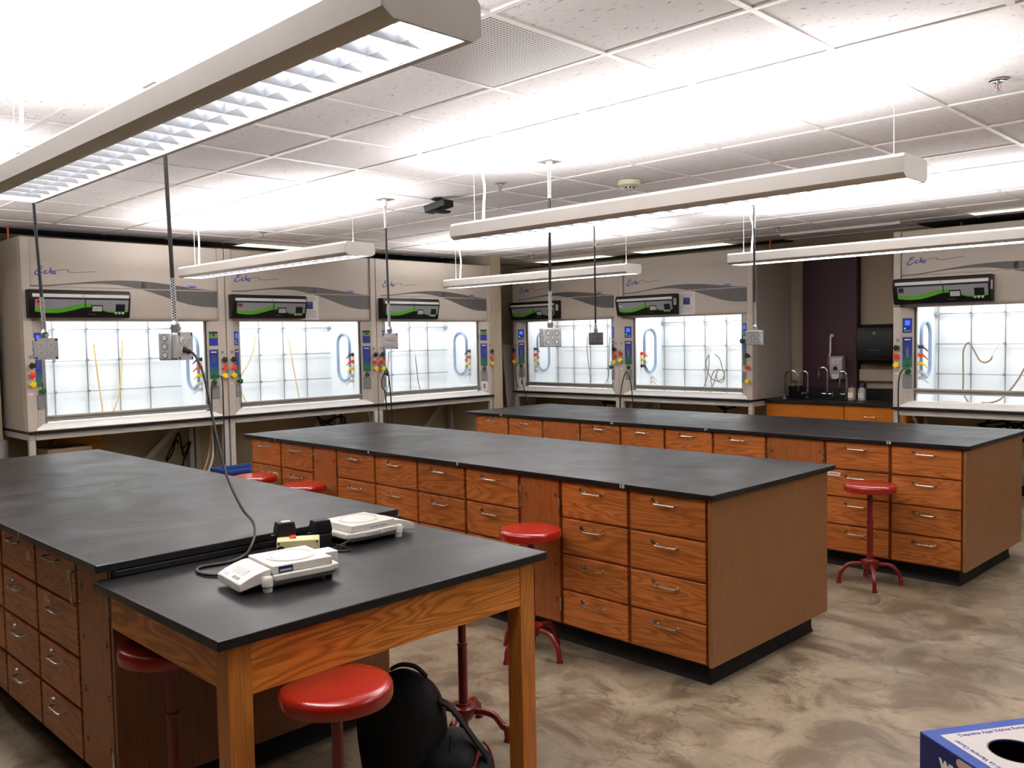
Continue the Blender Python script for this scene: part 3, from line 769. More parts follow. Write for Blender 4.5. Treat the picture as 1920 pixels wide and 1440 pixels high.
    # ---- posts: knobs, panels, outlets
    for s in (-1, 1):
        ax, n = angframe(s); xk = .045 if s < 0 else W - .045
        cached(('h_disc', s), lambda: MB().cyl((xk, .001, 1.55), (xk, -.003, 1.55), .016, 20), 'cover_disc', GREYP, t)
        lst = (('k', BLK, 1.478), ('r', RED, 1.398), ('y', YEL, 1.318))
        if front_valves and s > 0: lst = (('k', BLK, 1.40), ('r', RED, 1.27), ('y', YEL, 1.12))
        elif front_valves: lst = (('r', RED, 1.43), ('y', YEL, 1.345))
        for nm, mt, z in lst:
            def kn():
                b = MB(); b.cyl((xk, .001, z), (xk, -.012, z), .018, 18, 1); b.cyl((xk, -.012, z), (xk, -.03, z), .013, 14, 1)
                star(b, (xk, -.03, z), (0, -1, 0), .026, .022, 0); b.cyl((xk, -.052, z), (xk, -.056, z), .014, 16, 0); return b
            cached(('h_knob', s, nm, z), kn, 'service_knob', [mt, CHROME], t, bevel=.002)
        def disp():
            b = MB(); aplate(b, s, .02, .104, 1.618, 1.756, .004, 0)
            if left_row and s > 0:
                aplate(b, s, .02, .104, 1.69, 1.737, .0006, 1, .004); aplate(b, s, .02, .104, 1.62, 1.688, .0006, 2, .004); aplate(b, s, .048, .068, 1.712, 1.734, .0008, 0, .0046)
            else:
                aplate(b, s, .022, .102, 1.62, 1.754, .0006, 2, .004); aplate(b, s, .04, .085, 1.69, 1.735, .0008, 3, .0046)
                for q in (.036, .058, .08): aplate(b, s, q, q + .012, 1.633, 1.641, .0008, 5, .0046)
                aplate(b, s, .034, .044, 1.655, 1.665, .0008, 4, .0046)
            return b
        cached(('h_disp', s, left_row), disp, 'airflow_monitor', [NAVY, PGREEN, BLUE, LCDB, LED, WHITEINK], t)
        def inst():
            b = MB(); aplate(b, s, .018, .108, 1.288, 1.58, .003, 1); aplate(b, s, .022, .104, 1.293, 1.575, .0008, 0, .003)
            aplate(b, s, .036, .09, 1.548, 1.56, .0006, 2, .0038)
            for i in range(5): aplate(b, s, .034, .034 + (.056 if i % 2 == 0 else .045), 1.515 - .016 * i, 1.518 - .016 * i, .0005, 3, .0038)
            if not left_row:
                aplate(b, s, .052, .072, 1.39, 1.46, .006, 1, .0038); aplate(b, s, .058, .066, 1.39, 1.478, .009, 3, .0038)
            return b
        cached(('h_inst', s, left_row), inst, 'instruction_panel', [BLUGRN, GREYP, WHITEINK, INKG], t)
        zg = 1.255
        if front_valves and s > 0: zg = 1.56
        def valve():
            b = MB(); c = Vector(angled(s, .062, zg)); b.cyl(c, c + n * .03, .012, 12); b.lathe([(0, 0), (.020, .002), (.025, .010), (.025, .022), (.02, .030), (0, .032)], 20)
            k = len(b.v) - 0
            q = MB(); q.lathe([(0, 0), (.022, .002), (.027, .010), (.027, .022), (.021, .031), (0, .033)], 20)
            Mx = Matrix.Translation(c + n * .02) @ n.to_track_quat('Z', 'Y').to_matrix().to_4x4(); q.xf(Mx)
            b2 = MB(); b2.cyl(c, c + n * .03, .012, 12); b2.add(q.v, q.f); b2.obox(c + n * .03 + Vector((0, 0, .045)), ax, n, (0, 0, 1), .004, .004, .03); return b2
        cached(('h_valve', s, zg), valve, 'green_valve', GRN, t)
        cached(('h_gbox', s), lambda: aplate(MB(), s, .022, .106, 1.098, 1.222, .012), 'grey_cover', GREYP, t, bevel=.002)
        def outl():
            b = MB(); aplate(b, s, .026, .102, .972, 1.09, .005, 0)
            if dark_out: aplate(b, s, .048, .080, 1.0, 1.062, .003, 1, .005)
            else:
                for z in (1.005, 1.057):
                    aplate(b, s, .05, .078, z - .016, z + .016, .002, 0, .005)
                    for q in (.056, .068): aplate(b, s, q, q + .003, z - .002, z + .009, .0006, 1, .007)
                    aplate(b, s, .061, .066, z - .011, z - .006, .0006, 1, .007)
            return b
        cached(('h_out', s, dark_out), outl, 'power_outlet', [WHITEP if dark_out else HOOD, INKG], t)
    nx = .045 if s < 0 else W - .045
    MB().box(.018, .05, -.0008, .0002, 1.225, 1.245).build('number_sticker', WHITEP, t)
    # light tube behind the header
    la = bpy.data.lights.new('hood_lamp', 'AREA'); la.shape = 'RECTANGLE'; la.size = 1.35; la.size_y = .45; la.energy = 7.4; la.color = (.975, .99, 1.0)
    lo = bpy.data.objects.new('hood_lamp', la); COL.objects.link(lo); lo.parent = t; lo.location = (W/2, .36, 2.035)
    # ---- stand
    return t
def hood_stand(label, loc, rot):
    t = thing('hood_stand', label, 'stand', loc, rot, 'steel hood stands')
    W = HW
    cached('s_top', lambda: MB().box(.001, W - .001, -.028, .86, HB - .022, HB - .0005), 'bench_top', DARK, t, bevel=.002)
    zr = HB - .023
    for x_ in (.006, W - .056):
        for y_ in (.0, .78):
            cached(('s_leg', x_, y_), lambda: MB().box(x_, x_ + .05, y_, y_ + .05, 0, zr - .055), 'leg', STAND, t, bevel=.003)
        cached(('s_side', x_), lambda: MB().box(x_, x_ + .05, .0, .83, zr - .054, zr), 'side_rail', STAND, t, bevel=.003)
        cached(('s_low', x_), lambda: MB().box(x_ + .008, x_ + .042, .051, .779, .24, .28), 'side_rail', STAND, t, bevel=.003)
    cached('s_fr', lambda: MB().box(.0565, W - .0565, .0, .05, zr - .054, zr), 'front_rail', STAND, t, bevel=.003)
    cached('s_br', lambda: MB().box(.0565, W - .0565, .785, .825, .235, .285), 'back_rail', STAND, t, bevel=.003)
    cached('s_brc', lambda: MB().obox((W - .30, .80, .655), (1, 0, .9), (0, 1, 0), (-.9, 0, 1), .29, .01, .03), 'brace', STAND, t)
    return t
YL = [2.365, 4.203, 6.040]
XL = -8.13
R90 = PI / 2
hood('grey fume hood at the far left end of the row, beside the beige return wall', (XL, YL[0], 0), R90, True, 'red')
hood('grey fume hood in the middle of the left row, paper notice beside its control box', (XL, YL[1], 0), R90, True, 'orange')
hood('grey fume hood of the left row, next to the corner pilaster', (XL, YL[2], 0), R90, True, 'grey', dark_out=True)
YF = 8.63
XF = [-8.498, -6.667]
hood('grey fume hood in the far row, nearest the room corner', (XF[0], YF, 0), 0, False, 'grey', dark_out=True)
hood('grey fume hood of the far row with a paper notice, left of the sink', (XF[1], YF, 0), 0, False, 'grey', side_order='rybww', front_valves=True)
YCC, XCC = 8.48, -3.275
hood('grey fume hood with raised sash, right of the paper towel dispenser', (XCC, YCC, 0), 0, False, 'dark', raise_=.055)
for k, n in enumerate(('leftmost hood of the left row', 'middle hood of the left row', 'hood next to the corner pilaster')):
    hood_stand('grey steel stand under the %s' % n, (XL, YL[k], 0), R90)
hood_stand('grey steel stand under the corner hood of the far row', (XF[0], YF, 0), 0)
hood_stand('grey steel stand under the far row hood left of the sink', (XF[1], YF, 0), 0)
hood_stand('grey steel stand under the hood with the raised sash', (XCC, YCC, 0), 0)

# ------------------------------------------------------------------ hanging outlet boxes
def helix(b, p0, p1, r, wire, turns, ph, sgn, m):
    N = 40; pts = []
    for i in range(N + 1):
        f = i / N; a = ph + sgn * 2 * PI * turns * f; p = Vector(p0).lerp(Vector(p1), f)
        pts.append((p.x + r * math.cos(a), p.y + r * math.sin(a), p.z))
    b.tube(pts, wire, 4, m)
def outlet_pendant(label, top, bot, yaw, kind='plate', dark=False, grip=.19):
    """top: ceiling point (x, y); bot: centre of the box. Box front (outlets) faces local -y."""
    t = thing('hanging_outlet_box', label, 'outlet', (bot[0], bot[1], bot[2]), yaw, 'outlet boxes hanging over the islands')
    Ri = Matrix.Rotation(-yaw, 4, 'Z'); top_l = Ri @ Vector((top[0] - bot[0], top[1] - bot[1], ZC - bot[2]))
    body = pm('galvanised_steel', (186, 188, 188), .4, .45, var=.08, scale=40) if not dark else pm('dark_steel', (112, 114, 116), .45, .4, var=.1)  # dark boxes get a darker grey steel
    h = .058; e = .086
    def bx():
        b = MB(); b.box(-h, h, -.012, .046, -h, h)
        b.box(-h + .004, h - .004, -.040, -.0125, -h + .004, h - .004); return b
    cached(('ob_box', dark), bx, 'junction_box', body, t, bevel=.005)
    def plate():
        b = MB(); b.box(-h - .001, h + .001, -.0445, -.0405, -h - .001, h + .001, 0)
        for sx in (-1, 1):
            for sz in (-1, 1):
                c = (sx * .024, sz * .022)
                b.cyl((c[0], -.044, c[1]), (c[0], -.0475, c[1]), .0165, 20, 1)
                b.box(c[0] - .0075, c[0] - .0045, -.0482, -.047, c[1] - .001, c[1] + .008, 2); b.box(c[0] + .0045, c[0] + .0075, -.0482, -.047, c[1] - .001, c[1] + .008, 2)
                b.cyl((c[0], -.0465, c[1] - .008), (c[0], -.0481, c[1] - .008), .003, 8, 2)
                b.cyl((sx * .05, -.044, sz * .05), (sx * .05, -.0455, sz * .05), .006, 10, 2)
        return b
    cached(('ob_plate', dark), plate, 'outlet_plate', [body, pm('outlet_face', (206, 200, 190), .45) if not dark else GREYP, DARK], t)
    def ko():
        b = MB()
        def disc(c, nrm, r, m=0): c = Vector(c); nrm = Vector(nrm); b.cyl(c, c + nrm * .0012, r, 20, m); b.tube([c + nrm * .0004 + r * (Vector((0, 0, 1)) * math.sin(a) + Vector((nrm.y, nrm.x, 0)) * math.cos(a)) for a in [2*PI*k/18 for k in range(18)]], .0022, 4, 1, closed=True)
        for sx in (-1, 1):
            for sz in (-1, 1): disc((sx * .027, .046, sz * .027), (0, 1, 0), .0135)
        disc((0, .046, 0), (0, 1, 0), .011)
        for q in ((0, .036), (0, .022), (0, -.024), (0, -.038), (-.024, 0), (.024, 0)): b.cyl((q[0], .046, q[1]), (q[0], .0468, q[1]), .003, 8, 1)
        for sx in (-1, 1):
            for z in (-.036, 0, .036): disc((sx * h, .018, z), (sx, 0, 0), .0125)
        return b
    cached(('ob_ko', dark), ko, 'knockouts', [pm('knockout_disc', (206, 206, 204), .4, .3), pm('knockout_ring', (84, 84, 86), .5)] if not dark else [body, DARK], t)
    cached('ob_conn', lambda: MB().lathe([(.017, h - .002), (.017, h + .012), (.021, h + .014), (.021, h + .024), (.016, h + .026), (.019, h + .034), (.013, h + .044), (.010, h + .05)], 12), 'connector', STEEL, t)
    p0 = Vector((0, 0, h + .04)); p1 = top_l
    MB().cyl(p0, p1 - Vector((0, 0, .02)), .0085, 10).build('drop_cord', CORDM, t)
    d = (p1 - p0); Lc = d.length
    for nm, a, b_ in (('cord_grip', 0.0, grip / Lc), ('cord_grip', 1 - .22 / Lc, 1 - .03 / Lc)):
        q = MB(); A, B = p0.lerp(p1, a), p0.lerp(p1, b_)
        for k in range(4):
            helix(q, A, B, .0102, .0014, 4.2, 2 * PI * k / 4, 1, 0); helix(q, A, B, .0102, .0014, 4.2, 2 * PI * k / 4, -1, 0)
        q.build(nm, WHITEP, t)
    c = MB(); c.box(-.055, .055, -.055, .055, -.004, -.0005, 0); c.lathe([(.014, -.05), (.018, -.045), (.018, -.02), (.022, -.018), (.022, -.004)], 14, 1)
    c.xf(Matrix.Translation(p1) @ Matrix.Rotation(-yaw, 4, 'Z')); c.build('ceiling_plate', [pm('dull_steel_plate', (110, 108, 106), .6, .2), WHITEP], t)
    return t
def face_cam(p, off=0.0): return math.atan2(-p[0] * -1 * 0 + (0 - p[1]), 0 - p[0]) + PI/2 + off
outlet_pendant('grey outlet box on a black cord over the near left island, four free outlets', (-5.34, 1.625), (-5.271, 1.64, 1.622), face_cam((-5.27, 1.64), .12))
OB2 = outlet_pendant('grey outlet box over the near left island with a black plug in it', (-3.627, 1.62), (-3.623, 1.64, 1.625), face_cam((-3.62, 1.64), 1.05))
outlet_pendant('grey four-outlet box over the hood end of the middle island', (-5.38, 4.10), (-5.294, 4.05, 1.629), face_cam((-5.29, 4.05), .05))
outlet_pendant('pale steel box with round knockouts over the near half of the middle island', (-3.613, 4.01), (-3.662, 4.05, 1.634), face_cam((-3.66, 4.05), PI + .28))
outlet_pendant('small dark outlet box hanging in front of the corner hoods', (-5.255, 6.45), (-5.255, 6.45, 1.617), face_cam((-5.25, 6.45), .30), dark=True, grip=.05)
outlet_pendant('pale steel box hanging in front of the dark side of the hood by the sink', (-3.597, 6.45), (-3.597, 6.45, 1.602), face_cam((-3.6, 6.45), PI - .30))

# ------------------------------------------------------------------ ceiling fittings
def sprinkler(p, label):
    t = thing('sprinkler_head', label, 'sprinkler', (p[0], p[1], ZC - .0065), 0, 'ceiling sprinkler heads')
    cached('spk_r', lambda: MB().lathe([(0, -.001), (.036, -.001), (.036, -.004), (.028, -.008), (.016, -.006), (0, -.006)], 24), 'escutcheon', CHROME, t)
    def body():
        b = MB(); b.cyl((0, 0, 0), (0, 0, -.018), .008, 12)
        for s in (-1, 1): b.tube([(s * .006, 0, -.015), (s * .013, 0, -.028), (s * .004, 0, -.044)], .0022, 6)
        b.cyl((0, 0, -.043), (0, 0, -.048), .005, 10); b.lathe([(0, -.048), (.019, -.049), (.019, -.051), (0, -.051)], 16); return b
    cached('spk_b', body, 'frame', STEEL, t)
    cached('spk_g', lambda: MB().cyl((0, 0, -.018), (0, 0, -.043), .0024, 8), 'glass_bulb', pm('sprinkler_red', (200, 30, 30), .2), t)
for p, l in (((-1.179, 4.183), 'sprinkler head on the ceiling beyond the middle pendant lamp, closest of the sprinklers'),
             ((-4.323, 4.291), 'sprinkler head beside the smoke detector and black projector'),
             ((-7.639, 4.357), 'sprinkler head above the middle hood of the left row'),
             ((-4.307, 8.167), 'sprinkler head in front of the maroon column'),
             ((-7.721, 8.198), 'sprinkler head in front of the corner hood')):
    sprinkler(p, l)
t = thing('smoke_detector', 'round cream smoke detector on the ceiling tiles', 'smoke detector', (-3.671, 4.891, ZC - .0065))
MB().lathe([(0, 0), (.075, 0), (.078, -.004), (.078, -.026), (.072, -.034), (.034, -.040)], 36).build('base', pm('detector_cream', (232, 226, 192), .45), t)
MB().lathe([(.034, -.036), (.034, -.060), (.028, -.064), (0, -.064)], 24).build('sensor', WHITEP, t)
b = MB()
for k in range(8):
    a = 2 * PI * k / 8; b.obox((.0335 * math.cos(a), .0335 * math.sin(a), -.050), (math.cos(a), math.sin(a), 0), (-math.sin(a), math.cos(a), 0), (0, 0, 1), .002, .007, .006)
b.build('sensor_slots', DARK, t)
t = thing('projector', 'small black projector on a ceiling bracket with a grey finned end', 'projector', (-5.07, 4.36, ZC - .0065), (0, 0, .2))
MB().lathe([(.045, 0), (.045, -.012), (.014, -.016), (.014, -.05), (0, -.05)], 20).build('ceiling_bracket', DARK, t)
b = MB(); b.px([(-.062, -.035), (.062, -.035), (.054, -.088), (-.054, -.088)], -.10, .10); b.xf(Matrix.Rotation(-.18, 4, 'Y')); b.build('case', DARK, t, bevel=.006)
b = MB()
for k in range(5): b.box(-.112, -.100, -.052 + .022 * k, -.036 + .022 * k, -.085, -.038)
b.xf(Matrix.Rotation(-.18, 4, 'Y')); b.build('fins', GREYP, t)
b = MB(); b.lathe([(0, 0), (.055, .0), (.058, -.006), (.05, -.012), (0, -.012)], 28); b.xf(Matrix.Translation((.055, 0, -.10))); b.cyl((.03, 0, -.10), (.0, 0, -.08), .008, 10); b.build('swivel_plate', DARKER, t)
tag(MB().box(-2.712 + .014, -2.102 - .014, 2.055 + .014, 2.665 - .014, ZC - .004, ZC - .0006).build('air_diffuser', PERF), 'square perforated metal air diffuser in the ceiling grid', 'vent')
tag(MB().box(-4.55, -3.30, 8.70, 8.715, ZC - .034, ZC - .0068).box(-4.55, -3.30, 8.716, 8.80, ZC - .020, ZC - .0068).build('ceiling_track', WHITE_BAR), 'thin white track on the ceiling in front of the maroon column', 'track')

# ------------------------------------------------------------------ balances and their wiring on the table
def balance(label, loc, rot, badge):
    t = thing('laboratory_balance', label, 'balance', loc, rot, 'white balances on the table')
    b = MB()
    b.loft([[(-.10, -.115, .012), (.10, -.115, .012), (.092, .10, .012), (-.092, .10, .012)], [(-.108, -.12, .028), (.108, -.12, .028), (.102, .122, .028), (-.102, .122, .028)]])
    b.build('underside', BALG, t, bevel=.004)
    MB().pz([(-.112, -.10), (.112, -.10), (.112, .085), (.098, .128), (-.098, .128), (-.112, .085)], .0285, .050).build('body', BALW, t, bevel=.004)
    MB().loft([[(-.102, -.102, .0505), (.102, -.102, .0505), (.102, .104, .0505), (-.102, .104, .0505)], [(-.100, -.1, .076), (.100, -.1, .076), (.100, .102, .076), (-.100, .102, .076)]]).build('pan_housing', BALW, t, bevel=.003)
    MB().lathe([(.078, .0762), (.078, .0790), (.071, .0800), (.0700, .0770), (.064, .0765)], 48).build('pan_ring', BALW, t).location = (0, .0, 0)
    MB().lathe([(0, .0765), (.0625, .0765), (.0635, .078), (.0625, .0795), (0, .0795)], 48).build('weighing_pan', pm('pan_steel', (222, 220, 218), .3, .25), t)
    hp = [(-.103, .030), (-.103, .068), (-.125, .0665), (-.150, .060), (-.180, .049), (-.205, .036), (-.206, .012), (-.150, .022)]
    hd = MB().px(hp, -.094, .094).build('display_head', BALW, t, bevel=.003)
    sl = Vector((0, .055, .0245)).normalized(); n = Vector((0, -sl.z, sl.y))
    def pl(b, x0, x1, s0, s1, m):
        c = Vector((0, -.2045, .0368)) + sl * ((s0 + s1) / 2) + n * .0008 + Vector(((x0 + x1)/2, 0, 0)); b.obox(c, (1, 0, 0), sl, n, (x1 - x0)/2, (s1 - s0)/2, .0006, m)
    b = MB(); pl(b, -.046, .046, .028, .058, 0); b.build('screen', LCD, hd)
    b = MB(); pl(b, -.07, -.034, .010, .021, 0)
    for k in range(3): pl(b, .006 + .018 * k, .016 + .018 * k, .010, .021, 1)
    b.build('keys', [pm('key_lilac', (176, 176, 208), .5), INKG], hd)
    for sx in (-1, 1):
        for sy in (-.118, .098):
            MB().lathe([(0, 0), (.014, 0), (.015, .004), (.015, .016), (.018, .018), (.018, .042), (.014, .048), (0, .048)] if sy < 0 else [(0, 0), (.012, 0), (.012, .014), (0, .014)], 18).build('foot', BALW if sy < 0 else DARKER, t).location = (sx * (.098 if sy < 0 else .08), sy, 0)
    b = MB(); sxp = .1015
    if badge == 'plate':
        b.box(sxp, sxp + .0008, -.082, -.034, .052, .072, 0); b.box(sxp + .0008, sxp + .0012, -.078, -.038, .056, .063, 1); b.build('rating_plate', [NAVY, LCD], t)
    else:
        b.box(-sxp - .0008, -sxp, -.075, .025, .053, .067, 0); b.box(-.1135, -.1122, -.035, .06, .031, .045, 0); b.build('paper_label', PAPER, t)
        scribble('label_print', INKG, t, frame((-sxp - .001, -.02, .060), (0, -1, 0), (0, 0, 1)), .08, .004, 6)
        scribble('label_print', INKG, t, frame((-.1137, .012, .038), (0, -1, 0), (0, 0, 1)), .07, .004, 7)
    return t
balance('white electronic balance with display toward the near corner of the table', (-2.515, 1.492, TT), math.radians(-7), 'plate')
balance('white electronic balance turned away, beside the black adapters', (-2.828, 1.987, TT), math.radians(180), 'label')
tag(MB().box(-.035, .035, -.03, .03, 0, .055).build('small_box', WHITEP, bevel=.003), 'small plain white block against the rear of the nearer balance', 'box')
o = bpy.data.objects['small_box']; o.location = (-2.565, 1.662, TT); o.rotation_euler = (0, 0, math.radians(-7))

t = thing('power_strip', 'cream power strip with a red switch between the balances', 'power strip', (-2.775, 1.685, TT), math.radians(57))
MB().px([(-.035, 0), (.04, 0), (.04, .060), (.0, .066), (-.035, .060)], -.075, .075).build('case', CREAM, t, bevel=.003)
b = MB(); b.box(-.030, -.008, -.016, .016, .062, .070); b.xf(Matrix.Identity(4)); b.build('switch', RED, t, bevel=.002)
b = MB(); b.cyl((-.06, -.035, .026), (-.06, -.039, .026), .016, 18, 0); b.cyl((-.06, -.039, .026), (-.06, -.041, .026), .008, 14, 1)
for q in (-.068, .066): b.cyl((q, -.035, .052), (q, -.037, .052), .004, 8, 0)
b.build('end_fittings', [DARK, CHROME], t)
def adapter(label, loc, rot, lid):
    t = thing('power_adapter', label, 'adapter', loc, rot, 'black plug-in adapters')
    MB().loft([[(-.034, -.028, 0), (.034, -.028, 0), (.034, .028, 0), (-.034, .028, 0)], [(-.036, -.030, .014), (.036, -.030, .014), (.036, .030, .014), (-.036, .030, .014)], [(-.030, -.025, .05), (.030, -.025, .05), (.030, .025, .05), (-.030, .025, .05)]]).build('case', DARK, t, bevel=.003)
    if lid: MB().box(-.012, .02, -.012, .012, .0501, .0508).build('white_label', WHITEP, t)
    else: MB().tube([(-.016, -.01, .0503), (.016, -.01, .0503), (.016, .01, .0503), (-.016, .01, .0503)], .0008, 4, closed=True).build('moulded_mark', GREYP, t)
    MB().box(-.05, -.034, -.010, .010, .0, .006).build('tab', DARK, t, bevel=.002)
adapter('black plug-in adapter with a white label, on the power strip end', (-2.845, 1.672, TT + .064), math.radians(75), True)
adapter('black square adapter standing against the farther balance', (-2.80, 1.795, TT + .058), math.radians(80), False)
tag(MB().box(-.03, .03, -.03, .03, 0, .057).build('outlet_block', DARK, bevel=.004), 'low black block under the square adapter beside the power strip', 'block')
bpy.data.objects['outlet_block'].location = (-2.80, 1.797, TT)
tag(MB().tube(spline([(-2.735, 1.80, TT + .006), (-2.70, 1.85, TT + .03), (-2.735, 1.86, TT + .012), (-2.70, 1.80, TT + .006), (-2.67, 1.84, TT + .005), (-2.72, 1.815, TT + .02), (-2.755, 1.85, TT + .006), (-2.715, 1.865, TT + .004)], 8), .003, 6).build('adapter_lead', CORDM), 'tangled thin black lead beside the farther balance', 'cord')
# drop lead from the hanging box to the power strip
pl_ = [(-3.56, 1.655, 1.605), (-3.50, 1.66, 1.59), (-3.44, 1.665, 1.52), (-3.40, 1.67, 1.40), (-3.345, 1.67, 1.25), (-3.27, 1.67, 1.10), (-3.14, 1.66, .99), (-3.03, 1.645, .952), (-2.938, 1.60, .918), (-2.90, 1.55, .874), (-2.85, 1.46, .866), (-2.86, 1.35, .866), (-2.78, 1.315, .866), (-2.70, 1.36, .866), (-2.66, 1.50, .866), (-2.73, 1.64, .866), (-2.80, 1.645, .878)]
t = thing('extension_cord', 'black cord drooping from the hanging box down to the balance table', 'cord', (0, 0, 0))
MB().tube(spline(pl_, 8), .0052, 8).build('cable', CORDM, t)
MB().cyl((-3.585, 1.652, 1.612), (-3.53, 1.657, 1.600), .014, 12, 0, .009).build('plug', DARK, t, bevel=.002)

# ------------------------------------------------------------------ tubing in the hoods, cords over the valves
def hose(name, label, cat, pts, r, mat, group, extra=None, stub=None):
    """extra: (points, radius, material) of a second piece joined to it"""
    if extra is None and stub is None:
        return tag(MB().tube(spline(pts, 6), r, 8).build(name, mat), label, cat, group)
    t = thing(name, label, cat, pts[0], 0, group); o = Vector(pts[0])
    MB().tube([p - o for p in spline(pts, 6)], r, 8).build('tube', mat, t)
    if extra: MB().tube([p - o for p in spline(extra[0], 6)], extra[1], 8).build('upper_tube', extra[2], t)
    if stub:
        q = Vector(stub) - o; MB().cyl(q + Vector((0, 0, .008)), q - Vector((0, 0, .008)), .016, 16).cyl(q + Vector((0, 0, .02)), q - Vector((0, 0, .02)), .006, 10).build('filter_disc', WHITEP, t)
    return t
G1 = 'tubing hanging inside the hoods'
hose('rubber_tube', 'amber tube with white disc, first of two in the leftmost hood', 'tube', [(-8.80, 3.172, 1.65), (-8.80, 3.185, 1.475), (-8.80, 3.205, 1.241), (-8.80, 3.223, 1.058), (-8.80, 3.224, .935)], .0075, HOSE, G1, ([(-8.80, 3.225, 1.82), (-8.80, 3.19, 1.78), (-8.80, 3.174, 1.66)], .004, PVC), (-8.80, 3.172, 1.655))
hose('rubber_tube', 'amber tube curving across the third upright of the leftmost hood lattice', 'tube', [(-8.80, 3.442, 1.692), (-8.80, 3.427, 1.467), (-8.80, 3.401, 1.205), (-8.80, 3.359, 1.06), (-8.80, 3.30, .935)], .0075, HOSE, G1, ([(-8.80, 3.40, 1.815), (-8.80, 3.434, 1.78), (-8.80, 3.442, 1.70)], .004, PVC), (-8.80, 3.442, 1.697))
hose('rubber_tube', 'amber tube bowing toward the control post inside the middle left-row hood', 'tube', [(-8.80, 4.886, 1.714), (-8.80, 4.847, 1.538), (-8.80, 4.778, 1.394), (-8.80, 4.717, 1.309), (-8.80, 4.675, 1.194), (-8.80, 4.703, 1.088), (-8.80, 4.78, .935)], .0065, HOSE, G1, ([(-8.80, 4.93, 1.81), (-8.80, 4.908, 1.79), (-8.80, 4.887, 1.72)], .004, PVC), (-8.80, 4.886, 1.718))
hose('rubber_tube', 'amber tube running down the centre of the middle left-row hood', 'tube', [(-8.80, 5.304, 1.673), (-8.80, 5.325, 1.497), (-8.80, 5.365, 1.251), (-8.80, 5.406, 1.035), (-8.80, 5.445, .935)], .0065, HOSE, G1, ([(-8.80, 5.265, 1.82), (-8.80, 5.29, 1.77), (-8.80, 5.303, 1.68)], .004, PVC), (-8.80, 5.304, 1.678))
hose('rubber_tube', 'dark grey tube near the outlet box side of the hood by the corner pilaster', 'tube', [(-8.80, 6.708, 1.50), (-8.80, 6.71, 1.441), (-8.80, 6.689, 1.295), (-8.80, 6.70, 1.127), (-8.80, 6.64, .935)], .0055, HOSEG, G1)
hose('rubber_tube', 'dark grey tube hanging from a white clip in the hood by the corner pilaster', 'tube', [(-8.80, 7.137, 1.423), (-8.80, 7.154, 1.25), (-8.80, 7.179, 1.07), (-8.80, 7.23, .935)], .006, HOSEG, G1, ([(-8.80, 7.08, 1.515), (-8.80, 7.115, 1.495), (-8.80, 7.137, 1.43)], .004, PVC), (-8.80, 7.137, 1.428))
hose('rubber_tube', 'amber-grey tube beside the hanging dark outlet box in the corner hood', 'tube', [(-7.712, 9.29, 1.655), (-7.726, 9.29, 1.48), (-7.703, 9.29, 1.269), (-7.675, 9.29, 1.058), (-7.70, 9.29, .935)], .006, HOSEG, G1, ([(-7.70, 9.29, 1.80), (-7.71, 9.29, 1.74), (-7.712, 9.29, 1.66)], .004, PVC), (-7.712, 9.29, 1.66))
hose('rubber_tube', 'pale tube hooking at the bottom, next to the green valve in the corner hood', 'tube', [(-7.323, 9.29, 1.64), (-7.339, 9.29, 1.478), (-7.352, 9.29, 1.202), (-7.365, 9.29, 1.081), (-7.46, 9.29, .935)], .006, HOSEG, G1, None, (-7.323, 9.29, 1.645))
hose('rubber_tube', 'straight white tube hanging from the top rod left of the sink hood coil', 'tube', [(-5.779, 9.29, 1.803), (-5.771, 9.29, 1.656), (-5.755, 9.29, 1.446)], .006, PVC, G1)
hose('rubber_tube', 'brown tube coiled over the lowest rod in the hood left of the sink', 'tube', [(-5.791, 9.28, 1.394), (-5.833, 9.28, 1.313), (-5.821, 9.28, 1.219), (-5.763, 9.28, 1.111), (-5.683, 9.28, 1.072), (-5.598, 9.28, 1.11), (-5.584, 9.28, 1.188), (-5.673, 9.28, 1.215), (-5.739, 9.28, 1.166), (-5.768, 9.28, 1.079), (-5.754, 9.28, 1.025), (-5.79, 9.28, .935)], .0065, HOSEB, G1)
hose('rubber_tube', 'grey tube arching down from a white clip in the hood left of the sink', 'tube', [(-5.698, 9.27, 1.399), (-5.637, 9.27, 1.342), (-5.602, 9.27, 1.237), (-5.572, 9.27, 1.129), (-5.612, 9.27, 1.059), (-5.669, 9.27, 1.081), (-5.682, 9.27, 1.159), (-5.655, 9.27, 1.21), (-5.691, 9.27, 1.143), (-5.719, 9.27, 1.049), (-5.765, 9.27, .935)], .006, HOSEG, G1)
hose('rubber_tube', 'thin grey tube slanting to the floor of the hood left of the sink', 'tube', [(-5.802, 9.30, 1.391), (-5.806, 9.30, 1.251), (-5.835, 9.30, 1.109), (-5.872, 9.30, 1.014), (-5.93, 9.30, .935)], .0055, HOSEG, G1)
hose('rubber_tube', 'brown tube hanging straight beside the first upright of the raised-sash hood', 'tube', [(-2.792, 9.1, 1.515), (-2.818, 9.1, 1.50), (-2.839, 9.1, 1.457), (-2.847, 9.1, 1.388), (-2.843, 9.1, 1.164), (-2.84, 9.1, 1.026), (-2.795, 9.1, .935)], .0075, HOSEB, G1)
hose('rubber_tube', 'brown tube drooping in a U to a white disc in the raised-sash hood', 'tube', [(-2.788, 9.1, 1.51), (-2.74, 9.1, 1.422), (-2.70, 9.1, 1.346), (-2.653, 9.1, 1.322), (-2.606, 9.1, 1.346), (-2.588, 9.1, 1.38)], .0075, HOSEB, G1, ([(-2.586, 9.1, 1.39), (-2.565, 9.1, 1.447), (-2.516, 9.1, 1.506)], .004, PVC), (-2.586, 9.1, 1.385))
